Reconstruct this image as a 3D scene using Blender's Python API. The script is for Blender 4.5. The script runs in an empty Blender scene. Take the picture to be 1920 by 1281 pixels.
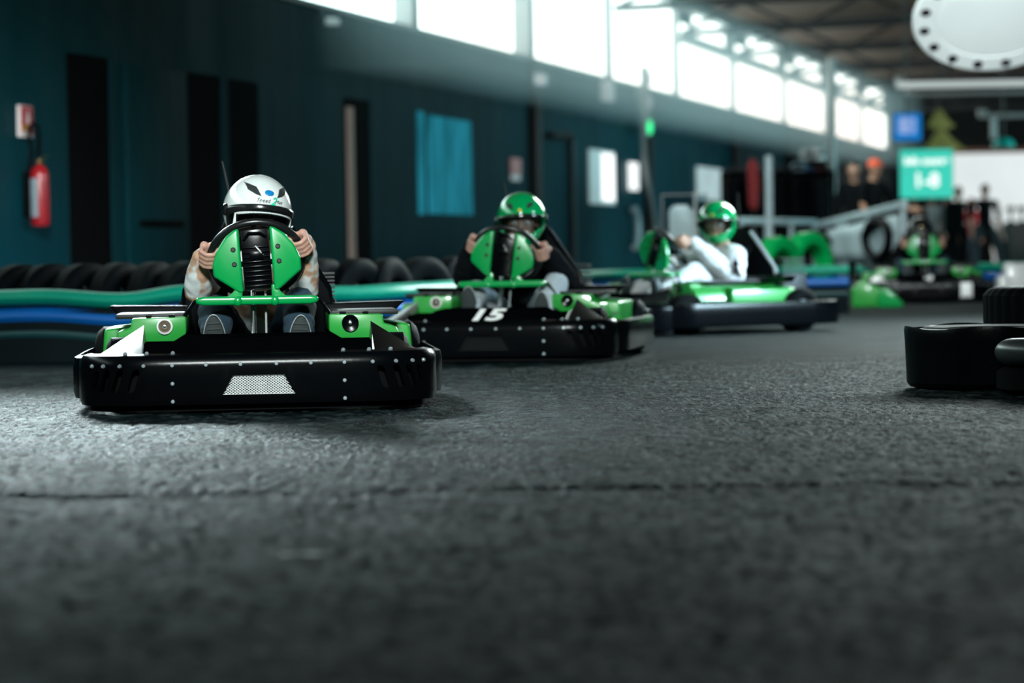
import bpy, bmesh, math, random
from mathutils import Vector, Matrix, noise, Euler
random.seed(7)
V = Vector
R = math.radians
scn = bpy.context.scene
COL = scn.collection

# ------------------------------------------------------------------ camera
FPX = 5600.0
CAMZ = 0.52
PITCH, ROLL = R(1.70), R(1.0)
fwd = V((0, math.cos(PITCH), -math.sin(PITCH)))
up0 = V((0, math.sin(PITCH), math.cos(PITCH)))
rt0 = V((1, 0, 0))
rt = rt0 * math.cos(ROLL) - up0 * math.sin(ROLL)
up = up0 * math.cos(ROLL) + rt0 * math.sin(ROLL)
camd = bpy.data.cameras.new('camera')
camd.lens = 105; camd.sensor_width = 36; camd.sensor_fit = 'HORIZONTAL'
camd.clip_start = 0.1; camd.clip_end = 300
camd.dof.use_dof = True; camd.dof.focus_distance = 10.15; camd.dof.aperture_fstop = 2.5
cam = bpy.data.objects.new('camera', camd); COL.objects.link(cam)
mw = Matrix.Identity(4)
for i in range(3):
    mw[i][0] = rt[i]; mw[i][1] = up[i]; mw[i][2] = -fwd[i]
mw[2][3] = CAMZ
cam.matrix_world = mw
scn.camera = cam
CAM = V((0, 0, CAMZ))

# ------------------------------------------------------------------ world, exposure, lights
scn.view_settings.view_transform = 'Standard'
scn.view_settings.look = 'None'
scn.view_settings.gamma = 1.0
scn.view_settings.use_curve_mapping = False
scn.view_settings.exposure = 0.0
wd = bpy.data.worlds.new('hall_ambient'); scn.world = wd; wd.use_nodes = True
wd.node_tree.nodes['Background'].inputs[0].default_value = (0.10, 0.70, 0.85, 1)
wd.node_tree.nodes['Background'].inputs[1].default_value = 0.013
scn.cycles.max_bounces = 6
scn.cycles.diffuse_bounces = 3
scn.cycles.glossy_bounces = 3
scn.cycles.transparent_max_bounces = 12
scn.cycles.volume_bounces = 0
scn.cycles.sample_clamp_indirect = 4.0
scn.cycles.use_denoising = True

def area(name, loc, target, sx, sy, energy, color=(1, 1, 1), spread=math.pi):
    l = bpy.data.lights.new(name, 'AREA'); l.shape = 'RECTANGLE'; l.size = sx; l.size_y = sy
    l.energy = energy; l.color = color; l.spread = spread
    o = bpy.data.objects.new(name, l); COL.objects.link(o); o.location = loc
    d = (V(target) - V(loc)).normalized()
    o.rotation_euler = d.to_track_quat('-Z', 'Y').to_euler()
    return o
WIN_E = 4.2
area('hall_lamp', (-0.3, 1.5, 4.4), (-0.6, 12.3, 0.5), 1.6, 0.8, 46, (0.90, 1.0, 0.97), R(27))
area('hall_lamp', (-3.3, 19.0, 3.1), (-1.0, 9.6, 0.0), 2.0, 0.4, 10.5, (0.80, 0.98, 1.0), R(13.5))  # unseen low key added for window light, narrow to pool on the floor
area('hall_lamp', (5.6, 20.5, 3.1), (1.3, 10.0, 0.0), 3.5, 0.4, 6.0, (0.82, 0.98, 1.0), R(13.5))  # unseen low light added to brighten the right part of the floor
area('hall_lamp', (1.8, 18.6, 4.6), (2.6, 26.5, 0.5), 3.0, 0.8, 110, (0.92, 1.0, 0.97), R(75))
area('hall_lamp', (3.5, 22.0, 4.6), (0.8, 17.0, 0.3), 1.2, 6.0, 230, (0.84, 1.0, 0.97), R(75))
area('side_daylight', (9.5, 14.0, 3.4), (1.4, 18.0, 0.2), 5.0, 1.6, 125, (0.58, 0.86, 1.0), R(26))
area('side_daylight', (17.0, 44.0, 2.2), (1.5, 45.0, 1.2), 10.0, 2.6, 380, (0.50, 0.95, 1.0), R(100))
area('hall_lamp', (5.0, 34.0, 4.6), (7.5, 33.0, 0.5), 2.0, 6.0, 260, (0.85, 1.0, 0.95))
area('hall_lamp', (11.0, 56.0, 4.6), (11.0, 62.0, 0.5), 3.0, 8.0, 380, (1.0, 0.98, 0.94))
area('hall_lamp', (-1.2, 5.0, 4.5), (-3.75, 22.6, 1.3), 0.6, 0.4, 9, (1.0, 0.98, 0.95), R(11))  # unseen spot added to brighten the extinguisher and its sign
area('disc_lamp', (3.0, 14.0, 2.7), (3.9, 24.0, 2.45), 0.6, 0.4, 29, (0.9, 1.0, 1.0), R(30))  # unseen fill added to brighten the hanging disc

# ------------------------------------------------------------------ pixel measuring
def ray(px, py):
    return fwd + rt * ((px - 960) / FPX) + up * ((640.5 - py) / FPX)
def atZ(px, py, Z):
    d = ray(px, py); return CAM + d * (Z / d.y)
def atG(px, py, z=0.0):
    d = ray(px, py); return CAM + d * ((z - CAMZ) / d.z)
def Xat(px, Z):          # X of an image column at ground depth Z
    y = 474 + (960 - px) * 0.01745 + 0.3 * FPX / Z
    return atZ(px, y, Z).x
WD = 8.83
TH = math.atan(1370 / FPX)
wu = V((math.sin(TH), math.cos(TH), 0)); wn = V((math.cos(TH), -math.sin(TH), 0))
def W(t, z, off=0.0):
    return wn * (-WD + off) + wu * t + V((0, 0, z))
def onW(px, py, off=0.0):
    d = ray(px, py); k = (-WD + off - CAM.dot(wn)) / d.dot(wn)
    p = CAM + d * k
    return p.dot(wu), p.z
WROT = Matrix.Rotation(math.pi / 2 - TH, 4, 'Z')      # local x along the wall, local -y into the room

# ------------------------------------------------------------------ materials
MATS = {}
def mat(name, col, rough=0.5, metal=0.0, var=0.12, vs=6.0, bump=0.0, bs=150.0, coat=0.0, spec=0.5, emit=None, es=0.0):
    m = bpy.data.materials.new(name); m.use_nodes = True
    nt = m.node_tree; b = nt.nodes['Principled BSDF']
    tc = nt.nodes.new('ShaderNodeTexCoord')
    n = nt.nodes.new('ShaderNodeTexNoise'); n.inputs['Scale'].default_value = vs; n.inputs['Detail'].default_value = 5
    nt.links.new(tc.outputs['Object'], n.inputs['Vector'])
    mx = nt.nodes.new('ShaderNodeMix'); mx.data_type = 'RGBA'
    mx.inputs[6].default_value = tuple(c * (1 - var) for c in col) + (1,)
    mx.inputs[7].default_value = tuple(min(1, c * (1 + var)) for c in col) + (1,)
    nt.links.new(n.outputs['Fac'], mx.inputs[0])
    nt.links.new(mx.outputs[2], b.inputs['Base Color'])
    b.inputs['Roughness'].default_value = rough
    b.inputs['Metallic'].default_value = metal
    b.inputs['Specular IOR Level'].default_value = spec
    b.inputs['Coat Weight'].default_value = coat
    b.inputs['Coat Roughness'].default_value = 0.06
    if bump > 0:
        n2 = nt.nodes.new('ShaderNodeTexNoise'); n2.inputs['Scale'].default_value = bs; n2.inputs['Detail'].default_value = 4
        nt.links.new(tc.outputs['Object'], n2.inputs['Vector'])
        bp = nt.nodes.new('ShaderNodeBump'); bp.inputs['Strength'].default_value = bump; bp.inputs['Distance'].default_value = 0.004
        nt.links.new(n2.outputs['Fac'], bp.inputs['Height']); nt.links.new(bp.outputs['Normal'], b.inputs['Normal'])
    if emit:
        b.inputs['Emission Color'].default_value = tuple(emit) + (1,)
        b.inputs['Emission Strength'].default_value = es
    MATS[name] = m
    return m

def glass_mat(name, tint, gloss=0.25, rough=0.04):
    m = bpy.data.materials.new(name); m.use_nodes = True
    nt = m.node_tree; nt.nodes.clear()
    o = nt.nodes.new('ShaderNodeOutputMaterial')
    tr = nt.nodes.new('ShaderNodeBsdfTransparent'); tr.inputs[0].default_value = tuple(tint) + (1,)
    gl = nt.nodes.new('ShaderNodeBsdfGlossy'); gl.inputs['Roughness'].default_value = rough
    fr = nt.nodes.new('ShaderNodeLayerWeight'); fr.inputs[0].default_value = gloss
    mx = nt.nodes.new('ShaderNodeMixShader')
    nt.links.new(fr.outputs['Fresnel'], mx.inputs[0]); nt.links.new(tr.outputs[0], mx.inputs[1]); nt.links.new(gl.outputs[0], mx.inputs[2])
    nt.links.new(mx.outputs[0], o.inputs[0])
    MATS[name] = m; return m

def emit_mat(name, col, s, var=0.0, vs=3.0, stretch=(1, 1, 1)):
    m = bpy.data.materials.new(name); m.use_nodes = True
    nt = m.node_tree; nt.nodes.clear()
    o = nt.nodes.new('ShaderNodeOutputMaterial'); e = nt.nodes.new('ShaderNodeEmission')
    e.inputs[1].default_value = s
    tc = nt.nodes.new('ShaderNodeTexCoord'); mp = nt.nodes.new('ShaderNodeMapping'); mp.inputs['Scale'].default_value = stretch
    n = nt.nodes.new('ShaderNodeTexNoise'); n.inputs['Scale'].default_value = vs
    nt.links.new(tc.outputs['Object'], mp.inputs[0]); nt.links.new(mp.outputs[0], n.inputs['Vector'])
    mx = nt.nodes.new('ShaderNodeMix'); mx.data_type = 'RGBA'
    mx.inputs[6].default_value = tuple(c * (1 - var) for c in col) + (1,)
    mx.inputs[7].default_value = tuple(c * (1 + var) for c in col) + (1,)
    nt.links.new(n.outputs['Fac'], mx.inputs[0]); nt.links.new(mx.outputs[2], e.inputs[0]); nt.links.new(e.outputs[0], o.inputs[0])
    MATS[name] = m; return m

G = mat('kart_green', (0.0, 0.28, 0.062), 0.28, var=0.05, coat=0.6)
GF = mat('pod_green', (0.02, 0.30, 0.042), 0.35, var=0.05, coat=0.4)
BLK = mat('black_plastic', (0.0014, 0.0019, 0.0026), 0.21, var=0.3, vs=20, bump=0.04, bs=60, spec=0.12)
BLKM = mat('black_matte', (0.003, 0.0035, 0.0045), 0.7, var=0.3, spec=0.06)
NOSEM = mat('nose_black', (0.0012, 0.0014, 0.0018), 0.8, var=0.3, spec=0.0)
NOSE = mat('black_gloss_plastic', (0.003, 0.0035, 0.004), 0.22, var=0.3, spec=0.5)
RUB = mat('tyre_rubber', (0.002, 0.0028, 0.0034), 0.6, var=0.4, vs=15, bump=0.3, bs=60, spec=0.05)
STEEL = mat('bright_steel', (0.75, 0.78, 0.80), 0.22, metal=1.0, var=0.05)
SCREW = mat('zinc_screw', (0.62, 0.74, 0.80), 0.25, metal=0.7, var=0.1)
MESHM = mat('grille_metal', (0.88, 0.90, 0.90), 0.5, var=0.03)
RIMM = mat('wheel_rim_leather', (0.007, 0.008, 0.009), 0.30, var=0.3, bump=0.1, bs=200)
LAMPC = mat('amber_reflector', (0.72, 0.55, 0.36), 0.35, var=0.1)
WHITE = mat('white_plastic', (0.80, 0.82, 0.82), 0.30, var=0.03, coat=0.3)
SKIN = mat('skin', (0.46, 0.255, 0.195), 0.50, var=0.12, vs=30)
SKIN2 = mat('skin_tan', (0.50, 0.27, 0.18), 0.50, var=0.12, vs=30)
EYE = mat('eye_white', (0.8, 0.8, 0.8), 0.2, var=0.02)
PUP = mat('iris_dark', (0.02, 0.015, 0.01), 0.15, var=0.05)
LIP = mat('lip', (0.45, 0.18, 0.16), 0.5, var=0.05)
JEANS = mat('blue_denim', (0.010, 0.034, 0.058), 0.85, var=0.35, vs=60, bump=0.3, bs=300)
LJEANS = mat('pale_denim', (0.42, 0.48, 0.52), 0.85, var=0.2, vs=40, bump=0.3, bs=300)
WCLOTH = mat('white_cotton', (0.78, 0.80, 0.82), 0.85, var=0.05, vs=20, bump=0.2, bs=120)
BCLOTH = mat('black_cotton', (0.0045, 0.006, 0.0075), 0.9, var=0.3, vs=20, bump=0.2, bs=120, spec=0.06)
GCLOTH = mat('grey_cotton', (0.40, 0.42, 0.42), 0.85, var=0.15, vs=20, bump=0.2, bs=120)
RCLOTH = mat('red_fabric', (0.30, 0.02, 0.022), 0.75, var=0.15, vs=10, bump=0.2, bs=120)
HAIR = mat('dark_hair', (0.015, 0.010, 0.008), 0.6, var=0.4, vs=40)
SOLE = mat('shoe_sole', (0.014, 0.022, 0.023), 0.7, var=0.3, vs=30)
SHOE = mat('shoe_upper', (0.012, 0.013, 0.015), 0.6, var=0.3)
SOCK = mat('shoe_trim', (0.6, 0.6, 0.58), 0.6, var=0.1)
HW = mat('helmet_white', (0.62, 0.67, 0.665), 0.18, var=0.02, coat=0.5)
HG = mat('helmet_green', (0.0, 0.30, 0.08), 0.16, var=0.05, coat=0.7)
HB = mat('helmet_black', (0.008, 0.009, 0.010), 0.2, var=0.1)
VENT = mat('vent_grey', (0.010, 0.014, 0.014), 0.8, var=0.4, vs=120)
BLUES = mat('blue_sticker', (0.0, 0.16, 0.42), 0.4, var=0.03)
YELS = mat('yellow_sticker', (0.70, 0.50, 0.02), 0.4, var=0.1)
TXG = mat('green_print', (0.0, 0.50, 0.28), 0.4, var=0.03)
TXK = mat('black_print', (0.012, 0.014, 0.014), 0.5, var=0.05)
TXW = mat('white_print', (0.85, 0.86, 0.85), 0.4, var=0.02)
DG = mat('dark_green_print', (0.0, 0.10, 0.03), 0.5, var=0.05)
BARG = mat('barrier_green', (0.0, 0.29, 0.185), 0.38, var=0.15, vs=3)
BARB = mat('barrier_blue', (0.0, 0.11, 0.42), 0.40, var=0.15, vs=3)
BARD = mat('barrier_dark', (0.002, 0.007, 0.009), 0.7, var=0.3, vs=3, spec=0.1)
TEALD = mat('barrier_dark_teal', (0.004, 0.05, 0.055), 0.5, var=0.3, vs=3)
RED = mat('extinguisher_red', (0.42, 0.012, 0.02), 0.25, var=0.1, coat=0.5)
REDS = mat('sign_red', (0.50, 0.015, 0.03), 0.5, var=0.05)
YEL = mat('sign_yellow', (0.55, 0.34, 0.02), 0.5, var=0.05)
LABEL = mat('paper_label', (0.35, 0.48, 0.55), 0.5, var=0.15, vs=25)
BRASS = mat('brass_valve', (0.35, 0.30, 0.15), 0.35, metal=1.0, var=0.1)
DOORK = mat('door_black', (0.003, 0.003, 0.004), 0.8, var=0.2, spec=0.1)  # near-black fill for the darkness inside doorways and disc holes
CREAM = mat('cream_edge', (0.80, 0.62, 0.54), 0.6, var=0.1)
GALV = mat('galvanised_steel', (0.55, 0.68, 0.72), 0.4, metal=0.15, var=0.25, vs=6)
GREYM = mat('grey_metal', (0.35, 0.38, 0.38), 0.45, metal=0.3, var=0.15)
DARKM = mat('dark_steel', (0.015, 0.016, 0.017), 0.5, metal=0.3, var=0.3)
WOOD = mat('roof_wood', (0.13, 0.068, 0.042), 0.8, var=0.4, vs=3)
DISCW = mat('disc_white', (0.84, 0.90, 0.90), 0.5, var=0.04, vs=4)
PGREEN = mat('painted_tyre_green', (0.0, 0.34, 0.08), 0.35, var=0.15, vs=8, bump=0.2, bs=30)
BANN = mat('banner_cloth', (0.42, 0.52, 0.55), 0.7, var=0.35, vs=5)
TEALL = mat('teal_enamel', (0.0, 0.42, 0.36), 0.35, var=0.05)
ORANGE = mat('orange_red_cap', (0.85, 0.10, 0.03), 0.6, var=0.08)
BELT = mat('black_belt', (0.0018, 0.003, 0.004), 0.32, var=0.4, vs=12, bump=0.25, bs=40, spec=0.12)
PLANT = mat('yellow_green_cloth', (0.10, 0.135, 0.03), 0.8, var=0.6, vs=6)
BRICKR = mat('red_brick_trim', (0.45, 0.22, 0.16), 0.8, var=0.2, vs=10)
VIS = glass_mat('clear_visor', (0.55, 0.62, 0.64), 0.25)
VISD = glass_mat('smoked_visor', (0.10, 0.13, 0.14), 0.22)
PLEX = glass_mat('acrylic_sheet', (0.72, 0.80, 0.82), 0.35, 0.1)
SKYW = emit_mat('window_daylight', (0.76, 1.0, 0.98), WIN_E)
LITW = emit_mat('lit_panel_white', (0.90, 1.0, 0.98), 1.0, 0.25, 2.5)
LITG = emit_mat('back_daylight', (0.82, 0.90, 0.90), 0.95, 0.14, 0.9)
LITB = emit_mat('lit_blue_glass', (0.012, 0.155, 0.21), 0.85, 1.3, 5.0, (1, 1, 0.22))  # streaked emission stands in for the reflection in the blue film
TEALS = emit_mat('teal_screen', (0.06, 0.72, 0.56), 0.9, 0.12, 1.5)
BLUEE = emit_mat('blue_screen', (0.0, 0.19, 0.58), 0.95, 0.08, 3)
WTXT = emit_mat('screen_text_white', (0.9, 1.0, 0.97), 1.3)
LTXT = emit_mat('screen_text_lilac', (0.72, 0.76, 1.0), 0.95)
GLED = emit_mat('green_signal', (0.05, 1.0, 0.35), 1.6)

# wall paint, asphalt
def wall_mat():
    m = mat('teal_wall_paint', (0.001, 0.052, 0.068), 0.55, var=0.45, vs=0.7, spec=0.12, bump=0.12, bs=9)
    nt = m.node_tree; b = nt.nodes['Principled BSDF']
    tc = nt.nodes.new('ShaderNodeTexCoord')
    mp = nt.nodes.new('ShaderNodeMapping'); mp.inputs['Scale'].default_value = (3.2, 3.2, 0.22)
    n = nt.nodes.new('ShaderNodeTexNoise'); n.inputs['Scale'].default_value = 1.0; n.inputs['Detail'].default_value = 4
    nt.links.new(tc.outputs['Object'], mp.inputs[0]); nt.links.new(mp.outputs[0], n.inputs['Vector'])
    rr = nt.nodes.new('ShaderNodeMapRange'); rr.inputs[3].default_value = 0.40; rr.inputs[4].default_value = 0.75
    nt.links.new(n.outputs['Fac'], rr.inputs[0]); nt.links.new(rr.outputs[0], b.inputs['Roughness'])
    return m
WALL = wall_mat()

def asphalt_mat():
    m = bpy.data.materials.new('asphalt'); m.use_nodes = True
    nt = m.node_tree; b = nt.nodes['Principled BSDF']; L = nt.links.new
    tc = nt.nodes.new('ShaderNodeTexCoord')
    def nz(scale, detail=5, rough=0.6):
        n = nt.nodes.new('ShaderNodeTexNoise'); n.inputs['Scale'].default_value = scale
        n.inputs['Detail'].default_value = detail; n.inputs['Roughness'].default_value = rough
        L(tc.outputs['Object'], n.inputs['Vector']); return n
    def ramp(src, a, bb, c0, c1):
        r = nt.nodes.new('ShaderNodeValToRGB'); r.color_ramp.elements[0].position = a; r.color_ramp.elements[1].position = bb
        r.color_ramp.elements[0].color = c0 + (1,); r.color_ramp.elements[1].color = c1 + (1,); L(src, r.inputs[0]); return r
    def mul(a, bb):
        x = nt.nodes.new('ShaderNodeMix'); x.data_type = 'RGBA'; x.blend_type = 'MULTIPLY'; x.inputs[0].default_value = 1
        L(a, x.inputs[6]); L(bb, x.inputs[7]); return x.outputs[2]
    at_ = nt.nodes.new('ShaderNodeAttribute'); at_.attribute_name = 'stone'
    grain = ramp(at_.outputs['Fac'], 0.30, 0.82, (0.0004, 0.0022, 0.0030), (0.078, 0.106, 0.112))
    e_ = grain.color_ramp.elements.new(0.55); e_.color = (0.0070, 0.0145, 0.0172, 1)
    big = ramp(nz(0.55, 4).outputs['Fac'], 0.30, 0.72, (0.55, 0.6, 0.62), (1.25, 1.2, 1.18))
    med = ramp(nz(9, 5).outputs['Fac'], 0.3, 0.7, (0.62, 0.64, 0.66), (1.25, 1.25, 1.22))
    c = mul(mul(grain.outputs[0], big.outputs[0]), med.outputs[0])
    def math_(op, a=None, bb=None, va=0, vb=0):
        x = nt.nodes.new('ShaderNodeMath'); x.operation = op
        x.inputs[0].default_value = va; x.inputs[1].default_value = vb
        if a is not None: L(a, x.inputs[0])
        if bb is not None: L(bb, x.inputs[1])
        return x.outputs[0]
    L(c, b.inputs['Base Color'])
    b.inputs['Specular IOR Level'].default_value = 0.04
    b.inputs['Specular Tint'].default_value = (0.45, 0.92, 1.0, 1)  # teal tint put into the floor to imitate graded shadow tone
    rg = nt.nodes.new('ShaderNodeMapRange'); rg.inputs[3].default_value = 0.42; rg.inputs[4].default_value = 0.70
    L(nz(3.0).outputs['Fac'], rg.inputs[0]); L(rg.outputs[0], b.inputs['Roughness'])
    hh = math_('ADD', math_('MULTIPLY', nz(95, 3, 0.75).outputs['Fac'], None, vb=1.0), math_('MULTIPLY', nz(14, 4).outputs['Fac'], None, vb=0.9))
    bp = nt.nodes.new('ShaderNodeBump'); bp.inputs['Strength'].default_value = 0.85; bp.inputs['Distance'].default_value = 0.018
    L(hh, bp.inputs['Height']); L(bp.outputs['Normal'], b.inputs['Normal'])
    MATS['asphalt'] = m
    return m
ASPH = asphalt_mat()

# ------------------------------------------------------------------ mesh helpers
class MB:
    def __init__(s):
        s.bm = bmesh.new()
    def box(s, c, sz, rot=None, bevel=0.0, seg=2):
        m = Matrix.Translation(V(c)) @ (rot.to_4x4() if rot else Matrix.Identity(4)) @ Matrix.Diagonal((sz[0], sz[1], sz[2], 1))
        r = bmesh.ops.create_cube(s.bm, size=1.0, matrix=m)
        if bevel > 0:
            es = list({e for v in r['verts'] for e in v.link_edges})
            bmesh.ops.bevel(s.bm, geom=es, offset=bevel, segments=seg, profile=0.5, affect='EDGES')
        return s
    def bar(s, a, b, w, h, bevel=0.0):
        a, b = V(a), V(b); d = b - a
        rot = d.to_track_quat('X', 'Z').to_matrix()
        return s.box((a + b) / 2, (d.length, w, h), rot, bevel)
    def tube(s, pts, r, n=10, closed=False, caps=True):
        pts = [V(p) for p in pts]; N = len(pts)
        rs = r if isinstance(r, (list, tuple)) else [r] * N
        rings = []; prev = None
        for i, p in enumerate(pts):
            if closed: t = pts[(i + 1) % N] - pts[i - 1]
            elif i == 0: t = pts[1] - p
            elif i == N - 1: t = p - pts[i - 1]
            else: t = pts[i + 1] - pts[i - 1]
            t.normalize()
            if prev is None:
                ref = V((0, 0, 1)) if abs(t.z) < 0.9 else V((1, 0, 0))
                nx = t.cross(ref).normalized()
            else:
                nx = (prev - t * prev.dot(t)).normalized()
            prev = nx; ny = t.cross(nx)
            rings.append([s.bm.verts.new(p + (nx * math.cos(2 * math.pi * k / n) + ny * math.sin(2 * math.pi * k / n)) * rs[i]) for k in range(n)])
        M_ = N if closed else N - 1
        for i in range(M_):
            a, b = rings[i], rings[(i + 1) % N]
            for k in range(n):
                s.bm.faces.new((a[k], a[(k + 1) % n], b[(k + 1) % n], b[k]))
        if caps and not closed:
            s.bm.faces.new(rings[0][::-1]); s.bm.faces.new(rings[-1])
        return s
    def prism(s, poly, ext, bevel=0.0, seg=2):
        ext = V(ext)
        a = [s.bm.verts.new(V(p)) for p in poly]; b = [s.bm.verts.new(V(p) + ext) for p in poly]
        n = len(a); fs = [s.bm.faces.new(a), s.bm.faces.new(b[::-1])]
        for i in range(n):
            fs.append(s.bm.faces.new((a[i], b[i], b[(i + 1) % n], a[(i + 1) % n])))
        bmesh.ops.recalc_face_normals(s.bm, faces=fs)
        if bevel > 0:
            es = list({e for f in fs for e in f.edges})
            bmesh.ops.bevel(s.bm, geom=es, offset=bevel, segments=seg, profile=0.5, affect='EDGES')
        return s
    def lathe(s, prof, n=32, mtx=None, closed=False):
        mtx = mtx or Matrix.Identity(4)
        rings = []
        for r, z in prof:
            rings.append([s.bm.verts.new(mtx @ V((r * math.cos(2 * math.pi * k / n), r * math.sin(2 * math.pi * k / n), z))) for k in range(n)])
        M_ = len(prof) if closed else len(prof) - 1
        for i in range(M_):
            a, b = rings[i], rings[(i + 1) % len(prof)]
            for k in range(n):
                s.bm.faces.new((a[k], a[(k + 1) % n], b[(k + 1) % n], b[k]))
        if not closed:
            if prof[0][0] > 1e-6: s.bm.faces.new(rings[0][::-1])
            if prof[-1][0] > 1e-6: s.bm.faces.new(rings[-1])
        return s
    def sphere(s, c, r, rot=None, u=20, v=12):
        r = r if isinstance(r, (list, tuple)) else (r, r, r)
        m = Matrix.Translation(V(c)) @ (rot.to_4x4() if rot else Matrix.Identity(4)) @ Matrix.Diagonal((r[0], r[1], r[2], 1))
        bmesh.ops.create_uvsphere(s.bm, u_segments=u, v_segments=v, radius=1.0, matrix=m)
        return s
    def quad(s, pts):
        s.bm.faces.new([s.bm.verts.new(V(p)) for p in pts]); return s
    def grid(s, rows, thick=0.0):
        vs = [[s.bm.verts.new(V(p)) for p in row] for row in rows]
        for i in range(len(vs) - 1):
            for j in range(len(vs[0]) - 1):
                s.bm.faces.new((vs[i][j], vs[i][j + 1], vs[i + 1][j + 1], vs[i + 1][j]))
        return s
    def mesh(s, name, angle=35, recalc=True):
        bmesh.ops.remove_doubles(s.bm, verts=s.bm.verts, dist=1e-6)
        if recalc: bmesh.ops.recalc_face_normals(s.bm, faces=s.bm.faces)
        me = bpy.data.meshes.new(name); s.bm.to_mesh(me); s.bm.free()
        for p in me.polygons: p.use_smooth = True
        me.set_sharp_from_angle(angle=R(angle))
        return me
    def build(s, name, material, parent=None, loc=(0, 0, 0), rot=(0, 0, 0), angle=35, recalc=True):
        o = bpy.data.objects.new(name, s.mesh(name, angle, recalc)); COL.objects.link(o)
        o.data.materials.append(material)
        if parent: o.parent = parent
        o.location = loc; o.rotation_euler = rot
        return o

def link_mesh(name, me, material, parent=None, mtx=None):
    o = bpy.data.objects.new(name, me); COL.objects.link(o)
    me.materials.clear(); me.materials.append(material)
    if parent: o.parent = parent
    if mtx is not None: o.matrix_local = mtx
    return o
def tag(o, label, cat=None, group=None, kind=None):
    if label: o['label'] = label
    if cat: o['category'] = cat
    if group: o['group'] = group
    if kind: o['kind'] = kind
    return o
def thing(name, label, cat, loc=(0, 0, 0), rotz=0.0, group=None):
    o = bpy.data.objects.new(name, None); COL.objects.link(o); o.empty_display_size = 0.1
    o.location = loc; o.rotation_euler = (0, 0, rotz)
    return tag(o, label, cat, group)
def struct(o, label=None):
    o['kind'] = 'structure'
    if label: o['label'] = label
    return o
def evaluated(me, mods):
    o = bpy.data.objects.new('work', me); COL.objects.link(o)
    for t, kw in mods:
        m = o.modifiers.new(t, t)
        for k, v in kw.items(): setattr(m, k, v)
    bpy.context.view_layer.update()
    dg = bpy.context.evaluated_depsgraph_get()
    r = bpy.data.meshes.new_from_object(o.evaluated_get(dg))
    bpy.data.objects.remove(o)
    return r
def text_mesh(body, size, shear=0.0, bold=0.0, extrude=0.0, align='CENTER', res=3):
    c = bpy.data.curves.new('t', 'FONT'); c.body = body; c.size = size; c.shear = shear; c.offset = bold; c.extrude = extrude
    c.align_x = align; c.align_y = 'CENTER'; c.resolution_u = res
    o = bpy.data.objects.new('t', c); COL.objects.link(o)
    bpy.context.view_layer.update()
    me = bpy.data.meshes.new_from_object(o.evaluated_get(bpy.context.evaluated_depsgraph_get()))
    bpy.data.objects.remove(o)
    return me
FACE = Matrix(((1, 0, 0), (0, 0, -1), (0, 1, 0))).to_4x4()     # text in XY -> upright, facing -Y
kids = {}
def children(o):
    return [c for c in bpy.data.objects if c.parent == o]
def copy_tree(o, parent=None, skip=()):
    c = o.copy(); COL.objects.link(c)
    if parent: c.parent = parent
    for ch in children(o):
        if ch in skip: continue
        copy_tree(ch, c, skip)
    return c
ORD = ['first', 'second', 'third', 'fourth', 'fifth', 'sixth', 'seventh', 'eighth', 'ninth', 'tenth', 'eleventh', 'twelfth', 'thirteenth',
       'fourteenth', 'fifteenth', 'sixteenth', 'seventeenth', 'eighteenth', 'nineteenth', 'twentieth', 'twenty-first', 'twenty-second', 'twenty-third', 'twenty-fourth']

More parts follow.
